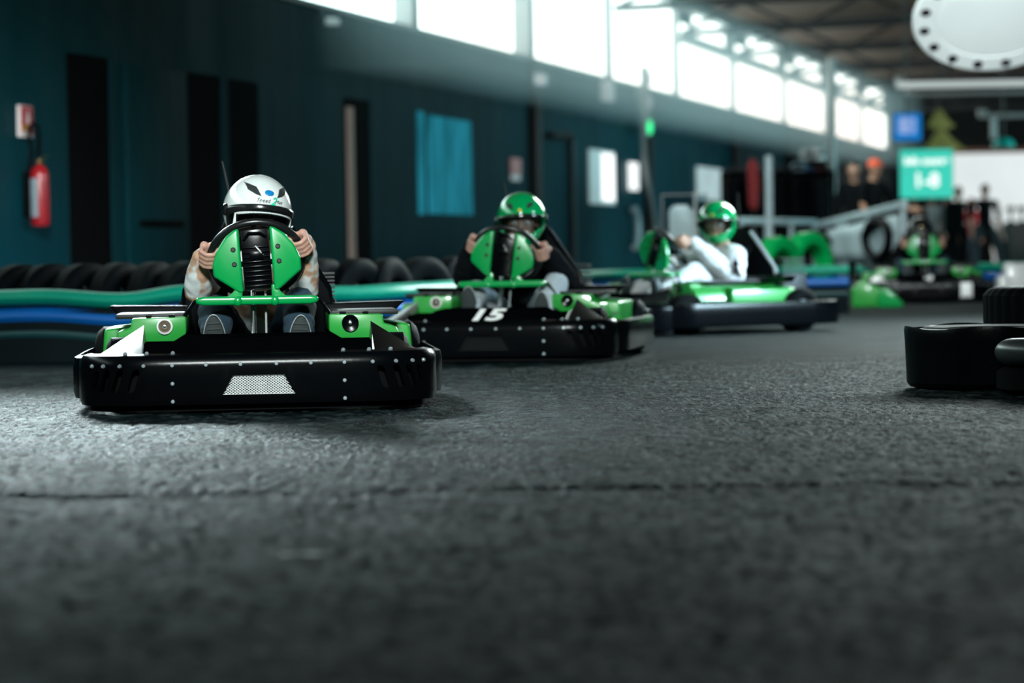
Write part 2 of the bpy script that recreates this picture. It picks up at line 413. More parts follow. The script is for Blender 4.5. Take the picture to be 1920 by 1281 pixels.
# ------------------------------------------------------------------ setting
import numpy as np
def build_floor():
    """rough asphalt: real stone relief where the lens sees it from close by, flat ground beyond"""
    rng = np.random.default_rng(5)
    tab = rng.random((512, 512))
    def vnoise(x, y, cell, ox):
        x = x / cell + ox; y = y / cell + ox * 1.7
        xi = np.floor(x).astype(int); yi = np.floor(y).astype(int); fx = x - xi; fy = y - yi
        fx = fx * fx * (3 - 2 * fx); fy = fy * fy * (3 - 2 * fy)
        a = tab[xi % 512, yi % 512]; b = tab[(xi + 1) % 512, yi % 512]; c = tab[xi % 512, (yi + 1) % 512]; d = tab[(xi + 1) % 512, (yi + 1) % 512]
        return (a * (1 - fx) + b * fx) * (1 - fy) + (c * (1 - fx) + d * fx) * fy
    ys = [3.3]
    while ys[-1] < 15.0: ys.append(ys[-1] + 0.0085 * (ys[-1] / 7.0) ** 1.2)
    ys = np.array(ys); nu = 760
    u = np.linspace(-1, 1, nu)
    Y = np.repeat(ys[:, None], nu, 1); X = u[None, :] * (0.185 * Y + 0.35)
    ew = np.clip((1 - np.abs(u)) / 0.05, 0, 1)[None, :] * np.clip((Y - 3.3) / 0.3, 0, 1) * np.clip((15.0 - Y) / 1.5, 0, 1)
    st = np.maximum(vnoise(X, Y * 0.62, 0.0135, 3.3), 0.92 * vnoise(X, Y * 0.62, 0.021, 31.1))
    h = 0.0085 * np.clip(st - 0.40, 0, 1) ** 0.8 + 0.0030 * vnoise(X, Y, 0.032, 9.1) + 0.0030 * vnoise(X, Y, 0.11, 17.7) + 0.004 * (vnoise(X, Y, 0.5, 5.5) - 0.5)
    wob = (vnoise(X, X * 0 + 2.0, 0.28, 1.3) - 0.5) * 0.16 + (vnoise(X, X * 0 + 7.0, 0.07, 4.3) - 0.5) * 0.05
    dc = np.abs(Y + wob - (6.62 - 0.06 * X))
    gap = np.exp(-(dc / 0.040) ** 2) * np.clip(0.15 + 0.6 * vnoise(X, Y * 0 + 3.0, 0.45, 8.8) + 0.45 * np.clip(0.5 - X, 0, 2.0), 0, 1.3)
    h = h - 0.022 * gap
    Z = h * ew - 0.0085 * ew
    stone = (0.30 + (0.30 + 0.62 * (st - 0.5) + 0.34 * (vnoise(X, Y * 0.5, 0.05, 2.2) - 0.5) - 0.30) * ew + 0.15 - 0.35 * gap * ew).ravel()
    nv, n_u = Y.shape
    co = np.stack([X, Y, Z], -1).reshape(-1, 3)
    idx = np.arange(nv * n_u).reshape(nv, n_u)
    q = np.stack([idx[:-1, :-1], idx[:-1, 1:], idx[1:, 1:], idx[1:, :-1]], -1).reshape(-1, 4)
    big = [(-25, -4), (45, -4), (45, 95), (-25, 95)]
    nb = len(co)
    extra = np.array([(x, y, 0.0) for x, y in big])
    co = np.vstack([co, extra])
    c00, c01, c10, c11 = idx[0, 0], idx[0, -1], idx[-1, 0], idx[-1, -1]
    me = bpy.data.meshes.new('floor')
    quads2 = [(nb, nb + 1, c01, c00), (nb + 1, nb + 2, c11, c01), (nb + 2, nb + 3, c10, c11), (nb + 3, nb, c00, c10)]
    # straight inner edges: the relief fades to zero there, so coarse quads meet it flush
    allq = np.vstack([q, np.array(quads2)])
    me.vertices.add(len(co)); me.vertices.foreach_set('co', co.ravel())
    me.loops.add(allq.size); me.loops.foreach_set('vertex_index', allq.ravel().astype(np.int32))
    me.polygons.add(len(allq)); me.polygons.foreach_set('loop_start', np.arange(0, allq.size, 4).astype(np.int32))
    me.update(calc_edges=True); me.validate()
    stone = np.concatenate([stone, np.full(4, 0.45)])
    me.attributes.new('stone', 'FLOAT', 'POINT').data.foreach_set('value', stone.astype(np.float32))
    for_smooth = np.ones(len(me.polygons), dtype=bool); me.polygons.foreach_set('use_smooth', for_smooth)
    return link_mesh('floor', me, ASPH)
struct(build_floor(), 'dark worn asphalt track floor with a long crack')

sill_y = lambda px: 50 + 0.2565 * (px - 770)
bay_px = [464, 770, 990, 1155, 1280, 1385, 1480, 1558, 1622]
bay_t = [onW(p, sill_y(p))[0] for p in bay_px]
L0 = bay_t[1] - bay_t[0]
pre = [bay_t[0] - 5.6 * k for k in range(4, 0, -1)]
bay_t = pre + bay_t + [bay_t[-1] + 5.6]
SILL, EAVE = 3.0, 4.6
T0, T1 = -2.0, 79.3
doors = []
for (x0, x1, ytop) in [(128, 209, 104), (353, 416, 139), (430, 487, 152), (645, 695, 186)]:
    t0 = onW(x0, 300)[0]; t1 = onW(x1, 300)[0]; z = onW((x0 + x1) / 2, ytop)[1]
    doors.append((t0, t1, z))
def wbox(mb, t0, t1, z0, z1, o0, o1, bevel=0.0):
    mb.box(W((t0 + t1) / 2, (z0 + z1) / 2, (o0 + o1) / 2), (t1 - t0, o1 - o0, z1 - z0), WROT, bevel)
wl = MB()
cur = T0
for t0, t1, z in doors:
    wbox(wl, cur, t0, 0, SILL, -0.3, 0); wbox(wl, t0, t1, z, SILL, -0.3, 0); cur = t1
wbox(wl, cur, T1, 0, SILL, -0.3, 0)
wo = wl.build('wall_left', WALL); struct(wo, 'dark teal painted hall wall below the clerestory windows')
for i, (t0, t1, z) in enumerate(doors):
    m = MB(); wbox(m, t0, t1, 0, z, -0.10, -0.012)  # black sheet, nearly flush, stands in for the shade inside the doorway
    struct(m.build('door_%d' % (i + 1), DOORK), 'black open doorway, %s from left along the teal wall' % ORD[i])
m = MB(); t, z = onW(651, 200); t2 = onW(655, 200)[0]
wbox(m, t - 0.02, t2 + 0.06, 0, z, -0.10, 0.03, 0.01)
struct(m.build('trim_1', CREAM), 'pale edge of the door leaf beside the fourth doorway')
# flush door leaf between the first and second doorway
m = MB(); t0 = onW(232, 300)[0]; t1 = onW(345, 300)[0]; z = onW(290, 128)[1]
wbox(m, t0, t1, 0, z, 0.0, 0.035, 0.006)
d5 = m.build('door_5', WALL); struct(d5, 'closed teal door leaf flush in the wall with a dark slot')
m = MB(); a = onW(255, 424); b = onW(336, 416); wbox(m, a[0], b[0], a[1] - 0.01, a[1] + 0.05, 0.035, 0.05, 0.004)
m.build('door_handle', BLKM, d5)  # raised black bar drawn for the dark slot and handle shadow
for i in range(len(bay_t) - 1):
    t0, t1 = bay_t[i], bay_t[i + 1]
    near = t1 < onW(1285, 183)[0]
    m = MB()
    zt = 4.5 if near else 3.93
    wbox(m, t0 + (0.13 if i < 7 else 0.06), t1 - (0.13 if i < 6 else 0.06), SILL + 0.02, zt, -0.20, -0.16)
    if not near:
        tm = t0 + (t1 - t0) * 0.38
        wbox(m, tm, t1 - 0.5, 4.16, 4.48, -0.20, -0.16)
        wbox(m, t0 + 0.5, tm - 0.6, 4.05, 4.28, -0.20, -0.16)
    struct(m.build('window_%d' % (i + 1), SKYW), 'blown-out clerestory window bay, %s from left above the teal wall' % ORD[i])
m = MB()
for i, t in enumerate(bay_t):
    g_ = 0.13 if i < 7 else 0.06; wbox(m, t - g_, t + g_, SILL, EAVE, -0.25, 0.06 if i < 7 else -0.05)
tc1 = onW(1285, 183)[0]
wbox(m, tc1, T1, 3.93, 4.05, -0.28, -0.02)
wbox(m, T0, T1, 4.5, EAVE, -0.28, 0.0)
wbox(m, T0, T1, SILL - 0.03, SILL + 0.02, -0.3, 0.03)
m2 = m.build('trim_2', GREYM); struct(m2, 'grey window posts and rails between the clerestory panes')
# dark pillars on the wall
for k, (px, w) in enumerate([(996, 0.26), (1208, 0.22), (1372, 0.24), (1474, 0.24)]):
    t = onW(px, 300)[0]
    m = MB(); wbox(m, t - w / 2, t + w / 2, 0, SILL, 0.0, 0.12, 0.01)
    struct(m.build('trim_%d' % (3 + k), DARKM), 'dark vertical post on the teal wall, %s from left' % ORD[k])
# ceiling and trusses
m = MB(); m.quad([W(T0, EAVE, -0.3), W(T1 + 4, EAVE, -0.3), (40, 84, 5.6), (40, -4, 5.6)])
struct(m.build('ceiling', WOOD), 'brown boarded roof of the hall')
for k, t in enumerate(bay_t[5:]):
    p0 = W(t, EAVE - 0.05, 0); 
    def P(o, dz): return W(t, EAVE - 0.05, o) + V((0, 0, dz + o * 0.022))
    m = MB()
    m.bar(P(0, -0.03), P(26, -0.03), 0.14, 0.12); m.bar(P(0, -0.50), P(26, -0.60), 0.12, 0.10)
    for q in range(13):
        m.bar(P(q * 2.0, -0.50), P(q * 2.0 + 1.0, -0.05), 0.07, 0.06); m.bar(P(q * 2.0 + 1.0, -0.05), P(q * 2.0 + 2.0, -0.52), 0.07, 0.06)
    struct(m.build('beam_%d' % (k + 1), DARKM), 'dark steel roof truss across the hall, %s from the front' % ORD[k])
m = MB()
m.box((25, 79.6, 2.6), (34, 0.3, 5.6)); struct(m.build('wall_back', mat('dark_back_wall', (0.010, 0.014, 0.014), 0.8, var=0.3, vs=0.8)), 'dark end wall of the hall')
a = atZ(1787, 288, 79.3); b = atZ(1990, 424, 79.3)
m = MB(); m.box(((a.x + b.x) / 2, 79.42, (a.z + b.z) / 2), (b.x - a.x, 0.06, a.z - b.z))
struct(m.build('window_20', LITG), 'large pale bright opening in the dark end wall')
m = MB(); m.box(((a.x + b.x) / 2, 79.38, a.z + 0.06), (b.x - a.x + 0.2, 0.12, 0.13), None, 0.01)
struct(m.build('trim_8', BRICKR), 'reddish strip above the bright end opening')

# lit panes and plates on the teal wall
def wall_plate(name, px0, py0, px1, py1, material, label, cat=None, off=0.03, kind=None, bevel=0.004, th=0.03):
    t0, z1 = onW(px0, py0); t1 = onW(px1, py0)[0]; z0 = onW((px0 + px1) / 2, py1)[1]
    c = W((t0 + t1) / 2, (z0 + z1) / 2, 0)
    m = MB(); m.box((0, 0, 0), (t1 - t0, th, z1 - z0), None, bevel)
    o = m.build(name, material); o.matrix_world = Matrix.Translation(c + wn * off) @ WROT
    tag(o, label, cat, None, kind)
    return o, (t0, t1, z0, z1)
wall_plate('window_21', 800, 216, 880, 402, LITB, 'blue-lit glass pane in the teal wall', kind='structure', off=0.01)
wall_plate('window_22', 781, 208, 791, 402, LITB, 'narrow blue-lit strip beside the blue pane', kind='structure', off=0.01)
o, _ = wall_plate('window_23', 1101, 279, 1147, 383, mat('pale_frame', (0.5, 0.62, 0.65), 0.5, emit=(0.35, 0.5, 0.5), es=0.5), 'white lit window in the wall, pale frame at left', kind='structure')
wall_plate('window_24', 1122, 287, 1143, 377, emit_mat('lit_pane', (0.95, 1, 1), 1.6), 'brightest right half of the white lit wall window', kind='structure', off=0.055)
wall_plate('lit_sign', 1172, 304, 1188, 357, emit_mat('lit_sign_face', (0.95, 1, 1), 1.3), 'small tall white lit sign right of the white wall window', 'sign', off=0.06)
wall_plate('notice', 954, 296, 971, 326, mat('pink_paper', (0.62, 0.36, 0.36), 0.6, emit=(0.3, 0.15, 0.15), es=0.25), 'pink paper notice on wall above the driver in green helmet', 'notice', off=0.03)  # faint emission brightens the paper, which is no lamp
wall_plate('notice', 955, 327, 970, 339, mat('white_paper', (0.75, 0.8, 0.8), 0.6, emit=(0.4, 0.45, 0.45), es=0.3), 'small white notice directly under the pink paper notice', 'notice', off=0.03)  # white sheet given a faint glow of its own as well
wall_plate('window_25', 1303, 312, 1347, 375, emit_mat('dim_pane', (0.45, 0.62, 0.64), 0.9, 0.4, 3), 'pale window behind the acrylic screen', kind='structure', off=0.04)
wall_plate('wall_lamp', 980, 139, 990, 160, mat('lamp_glow', (0.6, 0.7, 0.72), 0.4, emit=(0.55, 0.7, 0.75), es=0.6), 'small pale box lamp high on the left pillar', 'lamp', off=0.2, th=0.1)
wall_plate('wall_lamp', 1119, 152, 1133, 190, mat('lamp_glow_dim', (0.5, 0.6, 0.62), 0.4, emit=(0.4, 0.5, 0.52), es=0.55), 'tall grey box lamp under the sill between the two pillars', 'lamp', off=0.1, th=0.1)
wall_plate('wall_lamp', 604, 33, 614, 47, mat('lamp_small', (0.5, 0.6, 0.62), 0.4, emit=(0.35, 0.5, 0.52), es=0.4), 'tiny box lamp under the window at upper left', 'lamp', off=0.08, th=0.1)
# door closer arm / pipe on wall
t, z = onW(1060, 256); m = MB()
m.tube([W(t, 0.02, 0.08), W(t, z - 0.05, 0.08), W(t, z, 0.08), W(t - 1.2, z - 0.03, 0.08)], 0.05, 10)
tag(m.build('wall_pipe', DARKM), 'dark bent pipe on wall left of the white lit window', 'pipe')
# hanging cable by the second pillar
m = MB(); pts = []
for px, py in [(1196, 168), (1203, 230), (1208, 300), (1216, 350), (1225, 400), (1232, 440)]:
    t, z = onW(px, py, 0.25); pts.append(W(t, z, 0.25))
t, z = onW(1236, 470, 0.25); pts.append(W(t, 0.02, 0.25))
m.tube(pts, 0.035, 8); tag(m.build('cable', GREYM), 'grey cable hanging down beside the green signal light', 'cable')
t, z = onW(1200, 428, 0.2); m = MB()
m.tube([V((0.24 * math.cos(q * math.pi / 15 - 1.7), 0, 0.24 * math.sin(q * math.pi / 15 - 1.7) * 1.2)) for q in range(18)], 0.045, 8)
o = m.build('hose_coil', GALV); o.matrix_world = Matrix.Translation(W(t, z, 0.12)) @ WROT; tag(o, 'curved grey hose coil hung low on the wall', 'hose')

# signal light
t, z = onW(1221, 238, 0.3)
sg = thing('signal_light', 'signal post light on the wall, lowest lamp lit green', 'signal light', W(t, z, 0.03)); sg.rotation_euler = (0, 0, math.pi / 2 - TH)
MB().box((0, -0.18, 0.38), (0.20, 0.10, 1.05), None, 0.02).build('housing', GREYM, sg)
MB().box((0, -0.07, 0.38), (0.06, 0.14, 0.06)).build('bracket', DARKM, sg)
for q, (dz, mm) in enumerate([(0, GLED), (0.36, mat('lamp_off_grey', (0.55, 0.55, 0.6), 0.35, emit=(0.5, 0.5, 0.55), es=0.35)), (0.72, MATS['lamp_off_grey'] if 'lamp_off_grey' in MATS else GREYM)]):  # upper lamps given a faint glow although switched off
    lo = MB().lathe([(0.0, -0.06), (0.06, -0.05), (0.09, -0.02), (0.10, 0.0), (0.10, 0.03)], 20, Matrix.Translation((0, -0.24, dz)) @ Matrix.Rotation(R(-90), 4, 'X') @ Matrix.Diagonal((1, 1, -1, 1))).build('lamp', mm, sg)
    if q == 0: lo['label'] = 'lit green lamp'

# fire extinguisher and its sign
t, z = onW(74, 425, 0.12)
fe = thing('fire_extinguisher', 'red fire extinguisher hung on the teal wall at far left', 'fire extinguisher', W(t, z, 0.13), math.pi / 2 - TH)
MB().lathe([(0, 0), (0.055, 0.0), (0.068, 0.012), (0.070, 0.03), (0.070, 0.38), (0.066, 0.41), (0.05, 0.44), (0.025, 0.458), (0.018, 0.47), (0, 0.47)], 32).build('cylinder', RED, fe)
lb = []
for q in range(13):
    an = R(112 + q * 6.5)
    lb.append([(0.0715 * math.cos(an), 0.0715 * math.sin(an), zz) for zz in (0.07, 0.36)])
MB().grid(lb).build('label_sheet', LABEL, fe)
v_ = MB().box((0, 0, 0.485), (0.05, 0.035, 0.035), None, 0.006).bar((0, 0, 0.50), (0.10, -0.02, 0.53), 0.016, 0.01).bar((0, 0, 0.49), (0.09, -0.02, 0.485), 0.016, 0.008).build('valve', BRASS, fe)
MB().tube([(-0.01, 0.0, 0.49), (-0.03, -0.005, 0.57), (-0.04, -0.02, 0.66), (-0.04, -0.015, 0.74), (-0.04, 0.02, 0.77), (-0.04, 0.055, 0.74), (-0.04, 0.06, 0.66), (-0.04, 0.04, 0.56), (-0.05, 0.05, 0.48), (-0.07, 0.075, 0.34)], 0.013, 10).build('hose', BLKM, fe)
MB().box((0.02, 0.095, 0.24), (0.10, 0.06, 0.34), None, 0.01).build('bracket', BLKM, fe)  # black block also stands in for the shadow beside the cylinder
o, (t0, t1, z0, z1) = wall_plate('fire_sign', 27, 197, 51, 258, TXW, 'red and white fire point sign above the extinguisher', 'sign')
w_, h_ = t1 - t0, z1 - z0
MB().box((0, -0.017, 0.01), (w_ * 0.84, 0.006, h_ * 0.86)).build('red_field', REDS, o)
MB().prism([(-0.02, -0.021, -0.01), (0.02, -0.021, -0.03), (0.035, -0.021, 0.02), (0.02, -0.021, 0.06), (0.0, -0.021, 0.09), (-0.005, -0.021, 0.05), (-0.03, -0.021, 0.02)], (0, -0.004, 0)).build('flame_symbol', TXW, o)
MB().box((-w_ * 0.2, -0.021, -h_ * 0.2), (w_ * 0.36, 0.006, h_ * 0.16)).build('yellow_field', YEL, o)
MB().box((-w_ * 0.2, -0.021, -h_ * 0.37), (w_ * 0.36, 0.006, h_ * 0.12)).build('white_field', TXW, o)

# ------------------------------------------------------------------ track barrier
def smooth_path(ctrl, n=8):
    out = []
    P = [V(c) for c in ctrl]
    for i in range(len(P) - 1):
        p0 = P[max(i - 1, 0)]; p1 = P[i]; p2 = P[i + 1]; p3 = P[min(i + 2, len(P) - 1)]
        for k in range(n):
            u = k / n
            out.append(0.5 * ((2 * p1) + (p2 - p0) * u + (2 * p0 - 5 * p1 + 4 * p2 - p3) * u * u + (3 * p1 - p0 - 3 * p2 + p3) * u ** 3))
    out.append(P[-1]); return out
def sweep(path, prof, closed_prof=True):
    """prof: list of (side, z); side is along the horizontal normal of the path"""
    rows = []
    N = len(path)
    for i, p in enumerate(path):
        t = path[min(i + 1, N - 1)] - path[max(i - 1, 0)]; t.z = 0; t.normalize()
        nrm = V((t.y, -t.x, 0))
        rows.append([p + nrm * a + V((0, 0, z)) for a, z in prof])
    m = MB()
    vs = [[m.bm.verts.new(q) for q in r] for r in rows]
    K = len(prof)
    for i in range(N - 1):
        for j in range(K if closed_prof else K - 1):
            m.bm.faces.new((vs[i][j], vs[i][(j + 1) % K], vs[i + 1][(j + 1) % K], vs[i + 1][j]))
    if closed_prof:
        m.bm.faces.new(vs[0]); m.bm.faces.new(vs[-1][::-1])
    return m
def rnd(w, z0, z1, n=10):
    c = (z0 + z1) / 2; h = (z1 - z0) / 2
    return [(w * math.cos(2 * math.pi * k / n), c + h * math.sin(2 * math.pi * k / n)) for k in range(n)]
def barrier(pts, label, ztop):
    base = pts[0][1]
    ctrl = [V((Xat(px, Z), Z, dz)) for px, Z, dz in pts]
    path = smooth_path(ctrl, 8)
    org = V((path[len(path) // 2].x, path[len(path) // 2].y, 0))
    path = [p - org for p in path]
    fpath = [V((p.x, p.y, 0)) for p in path]
    r = thing('track_barrier', label, 'barrier', org)
    sweep(path, [(a, z + ztop - 0.37) for a, z in rnd(0.075, 0.285, 0.372, 14)]).build('green_rail', BARG, r)
    sweep(path, [(a, z + ztop - 0.37) for a, z in rnd(0.065, 0.185, 0.278, 14)]).build('blue_rail', BARB, r)
    sweep(path, [(a, z + ztop - 0.37) for a, z in rnd(0.060, 0.105, 0.175, 12)]).build('lower_rail', TEALD, r)
    sweep(fpath, [(-0.05, 0), (0.05, 0), (0.05, ztop - 0.11), (-0.05, ztop - 0.11)]).build('base', BARD, r)
    return r
barrier([(-260, 15.1, 0), (-60, 15.4, 0.0), (90, 15.4, 0.004), (230, 15.4, -0.022), (340, 15.45, 0.012), (470, 15.6, 0.01), (650, 16.0, -0.012), (760, 16.4, -0.004), (860, 17.2, 0.0), (950, 18.8, 0.0), (1020, 21, 0), (1090, 23.2, 0), (1160, 24.2, 0), (1280, 24.5, 0), (1420, 24.4, 0), (1590, 24.4, 0)],
        'green and blue rail barrier curving behind the karts along the left track edge', 0.37)
barrier([(1606, 30.0, 0), (1690, 30.0, 0), (1790, 30.2, 0), (1930, 30.2, 0), (2100, 29.5, 0)], 'green and blue rail barrier behind the parked kart at far right', 0.335)

# ------------------------------------------------------------------ tyres
def tyre_profile(ro, ri, w):
    h = w / 2
    return [(ri, -h * 0.75), (ri + 0.02, -h * 0.95), (ro - 0.05, -h), (ro - 0.02, -h * 0.88), (ro, -h * 0.62), (ro, h * 0.62), (ro - 0.02, h * 0.88), (ro - 0.05, h), (ri + 0.02, h * 0.95), (ri, h * 0.75), (ri - 0.008, 0)]
tm = MB().lathe(tyre_profile(0.25, 0.135, 0.13), 36, closed=True).mesh('tyre')
tm.materials.append(RUB)
for i in range(17):
    px = -25 + i * 63 + random.uniform(-4, 4)
    # stand 0.65 m behind the barrier
    Zb = float(np.interp(px, [-60, 470, 650, 760, 860, 950, 1020], [15.4, 15.6, 16.0, 16.4, 17.2, 18.8, 21.0]))
    Z = Zb + 0.55 + (0.85 if px > 800 else 0)
    o = bpy.data.objects.new('tyre', tm); COL.objects.link(o)
    o.location = (Xat(px, Z), Z, 0.25); o.rotation_euler = (R(90), 0, R(random.uniform(-70, -52)))
    o.rotation_euler = (Matrix.Rotation(R(random.uniform(-40, -22)), 3, 'Z') @ Matrix.Rotation(R(90 + random.uniform(-6, 6)), 3, 'Y')).to_euler()
    o.location.z = 0.255
    tag(o, '%s from left of the black tyres standing in a row behind the barrier' % ORD[i], 'tyre', 'upright tyres behind the barrier')
for i, (px, Z, ro, yaw) in enumerate([(1458, 25.4, 0.31, 38), (1515, 26.0, 0.33, 40)]):
    o = MB().lathe(tyre_profile(ro, ro - 0.12, 0.17), 40, closed=True).build('tyre', PGREEN)
    o.location = (Xat(px, Z), Z, ro)
    o.rotation_euler = (Matrix.Rotation(R(-yaw), 3, 'Z') @ Matrix.Rotation(R(90), 3, 'Y')).to_euler()
    tag(o, ['green-painted tyre standing behind the driver in the white hoodie', 'green-painted tyre at right of the other green tyre, by the steel rail'][i], 'tyre', 'green painted tyres')

# right foreground: belt-wrapped tyre, stacked tyres, loose tyre
X1 = Xat(1852, 10.95)
bt = thing('wrapped_tyre', 'low black belt-wrapped tyre barrier on the floor at right', 'tyre barrier', (X1, 10.95, 0))
rows = []
n = 56
m = MB()
for z, dr in [(0.005, -0.012), (0.02, 0.0), (0.10, 0.002), (0.17, 0.004), (0.205, 0.008), (0.222, 0.004)]:
    rows.append([((0.298 + dr + 0.003 * noise.noise(V((k * 0.4, z * 9, 1)))) * math.cos(2 * math.pi * k / n), (0.298 + dr) * math.sin(2 * math.pi * k / n), z + (0.006 * math.sin(k * 0.5) if z > 0.2 else 0)) for k in range(n + 1)])
for z, rr in [(0.218, 0.29), (0.20, 0.288), (0.02, 0.28)]:
    rows.append([(rr * math.cos(2 * math.pi * k / n), rr * math.sin(2 * math.pi * k / n), z) for k in range(n + 1)])
m.grid(rows); m.build('belt', BELT, bt)
MB().lathe([(a, b + 0.115) for a, b in tyre_profile(0.279, 0.14, 0.215)], 44, closed=True).build('tyre', RUB, bt)
X2 = Xat(2042, 11.75)
def tread_tyre(ro, ri, w, nlug):
    prof = tyre_profile(ro, ri, w); n = nlug * 6
    m = MB(); rings = []
    for r, z in prof:
        ring = []
        for k in range(n):
            rr = r
            if r > ro - 0.03 and (k % 6) in (0, 1): rr = r - 0.005
            ring.append(m.bm.verts.new(V((rr * math.cos(2 * math.pi * k / n), rr * math.sin(2 * math.pi * k / n), z))))
        rings.append(ring)
    for i in range(len(prof)):
        a, b = rings[i], rings[(i + 1) % len(prof)]
        for k in range(n): m.bm.faces.new((a[k], a[(k + 1) % n], b[(k + 1) % n], b[k]))
    return m
for k in range(2):
    m = tread_tyre(0.42, 0.24, 0.176, 44)
    o = m.build('tyre', RUB, None, (X2 + (0.008 if k else 0), 11.75, 0.089 + k * 0.177), (0, 0, k * 0.4))
    tag(o, ['lower big black tyre of the stack at right edge', 'upper big black tyre of the stack at right edge'][k], 'tyre', 'stacked tyres at the right edge')
X3 = Xat(2010, 10.35)
wr_ = mat('worn_rubber', (0.045, 0.055, 0.055), 0.32, var=0.3, vs=12, bump=0.1, bs=30)
o = MB().lathe(tyre_profile(0.27, 0.15, 0.095), 48, closed=True).build('tyre', RUB, None, (X3 + .01, 10.36, 0.049)); tag(o, 'dark tyre lying on the floor under the shiny worn tyre', 'tyre')
o = MB().lathe([(0.205 + 0.062 * math.cos(q * math.pi / 10), 0.048 * math.sin(q * math.pi / 10)) for q in range(20)], 56, closed=True).build('tyre', wr_, None, (X3, 10.35, 0.146), (R(-2), 0, 0), 60); tag(o, 'shiny worn tyre lying flat in front of the stack at right edge', 'tyre')
# paper scrap on floor
p = atG(572, 1045)
o = MB().grid([[(-0.042 + 0.028 * i, -0.02 + 0.04 * j, 0.003 + 0.004 * ((i + j) % 2)) for i in range(4)] for j in range(2)]).build('paper_scrap', mat('scrap_grey', (0.42, 0.46, 0.46), 0.7), None, (p.x, p.y, 0.001), (0, 0, R(5)))
tag(o, 'small pale paper scrap lying on the asphalt in front', 'scrap')
# ------------------------------------------------------------------ go-kart
def boolean(me, cutters):
    a = bpy.data.objects.new('a', me); COL.objects.link(a)
    b = bpy.data.objects.new('b', cutters); COL.objects.link(b)
    md = a.modifiers.new('cut', 'BOOLEAN'); md.operation = 'DIFFERENCE'; md.object = b; md.solver = 'EXACT'
    bpy.context.view_layer.update()
    r = bpy.data.meshes.new_from_object(a.evaluated_get(bpy.context.evaluated_depsgraph_get()))
    bpy.data.objects.remove(a); bpy.data.objects.remove(b)
    return r
half = [(0, 0), (.1, 0), (.2, 0), (.3, .002), (.37, .004), (.42, .010), (.46, .021), (.495, .036), (.525, .055), (.55, .079), (.572, .108), (.588, .142), (.598, .18), (.604, .23)]
plan = [(-x, y) for x, y in half[:0:-1]] + half
def plan_at(x):
    for (x0, y0), (x1, y1) in zip(plan, plan[1:]):
        if x0 <= x <= x1:
            u = (x - x0) / (x1 - x0); t = V((x1 - x0, y1 - y0, 0)).normalized()
            return V((x, y0 + (y1 - y0) * u, 0)), t, V((t.y, -t.x, 0))
def nose_z(y):
    return 0.19 + (y - 0.012) / 0.088 * 0.062 if y < 0.10 else 0.252 + (y - 0.10) * 0.02
WC = V((0, .69, .515)); WT = R(38); WR = .165
def rim_frame(alpha, roll):
    al = R(alpha)
    ex, ez, nw = V((1, 0, 0)), V((0, -math.sin(WT), math.cos(WT))), V((0, math.cos(WT), math.sin(WT)))
    o = ex * math.cos(al) + ez * math.sin(al); a = -ex * math.sin(al) + ez * math.cos(al)
    return WC + o * WR, o, a, -nw

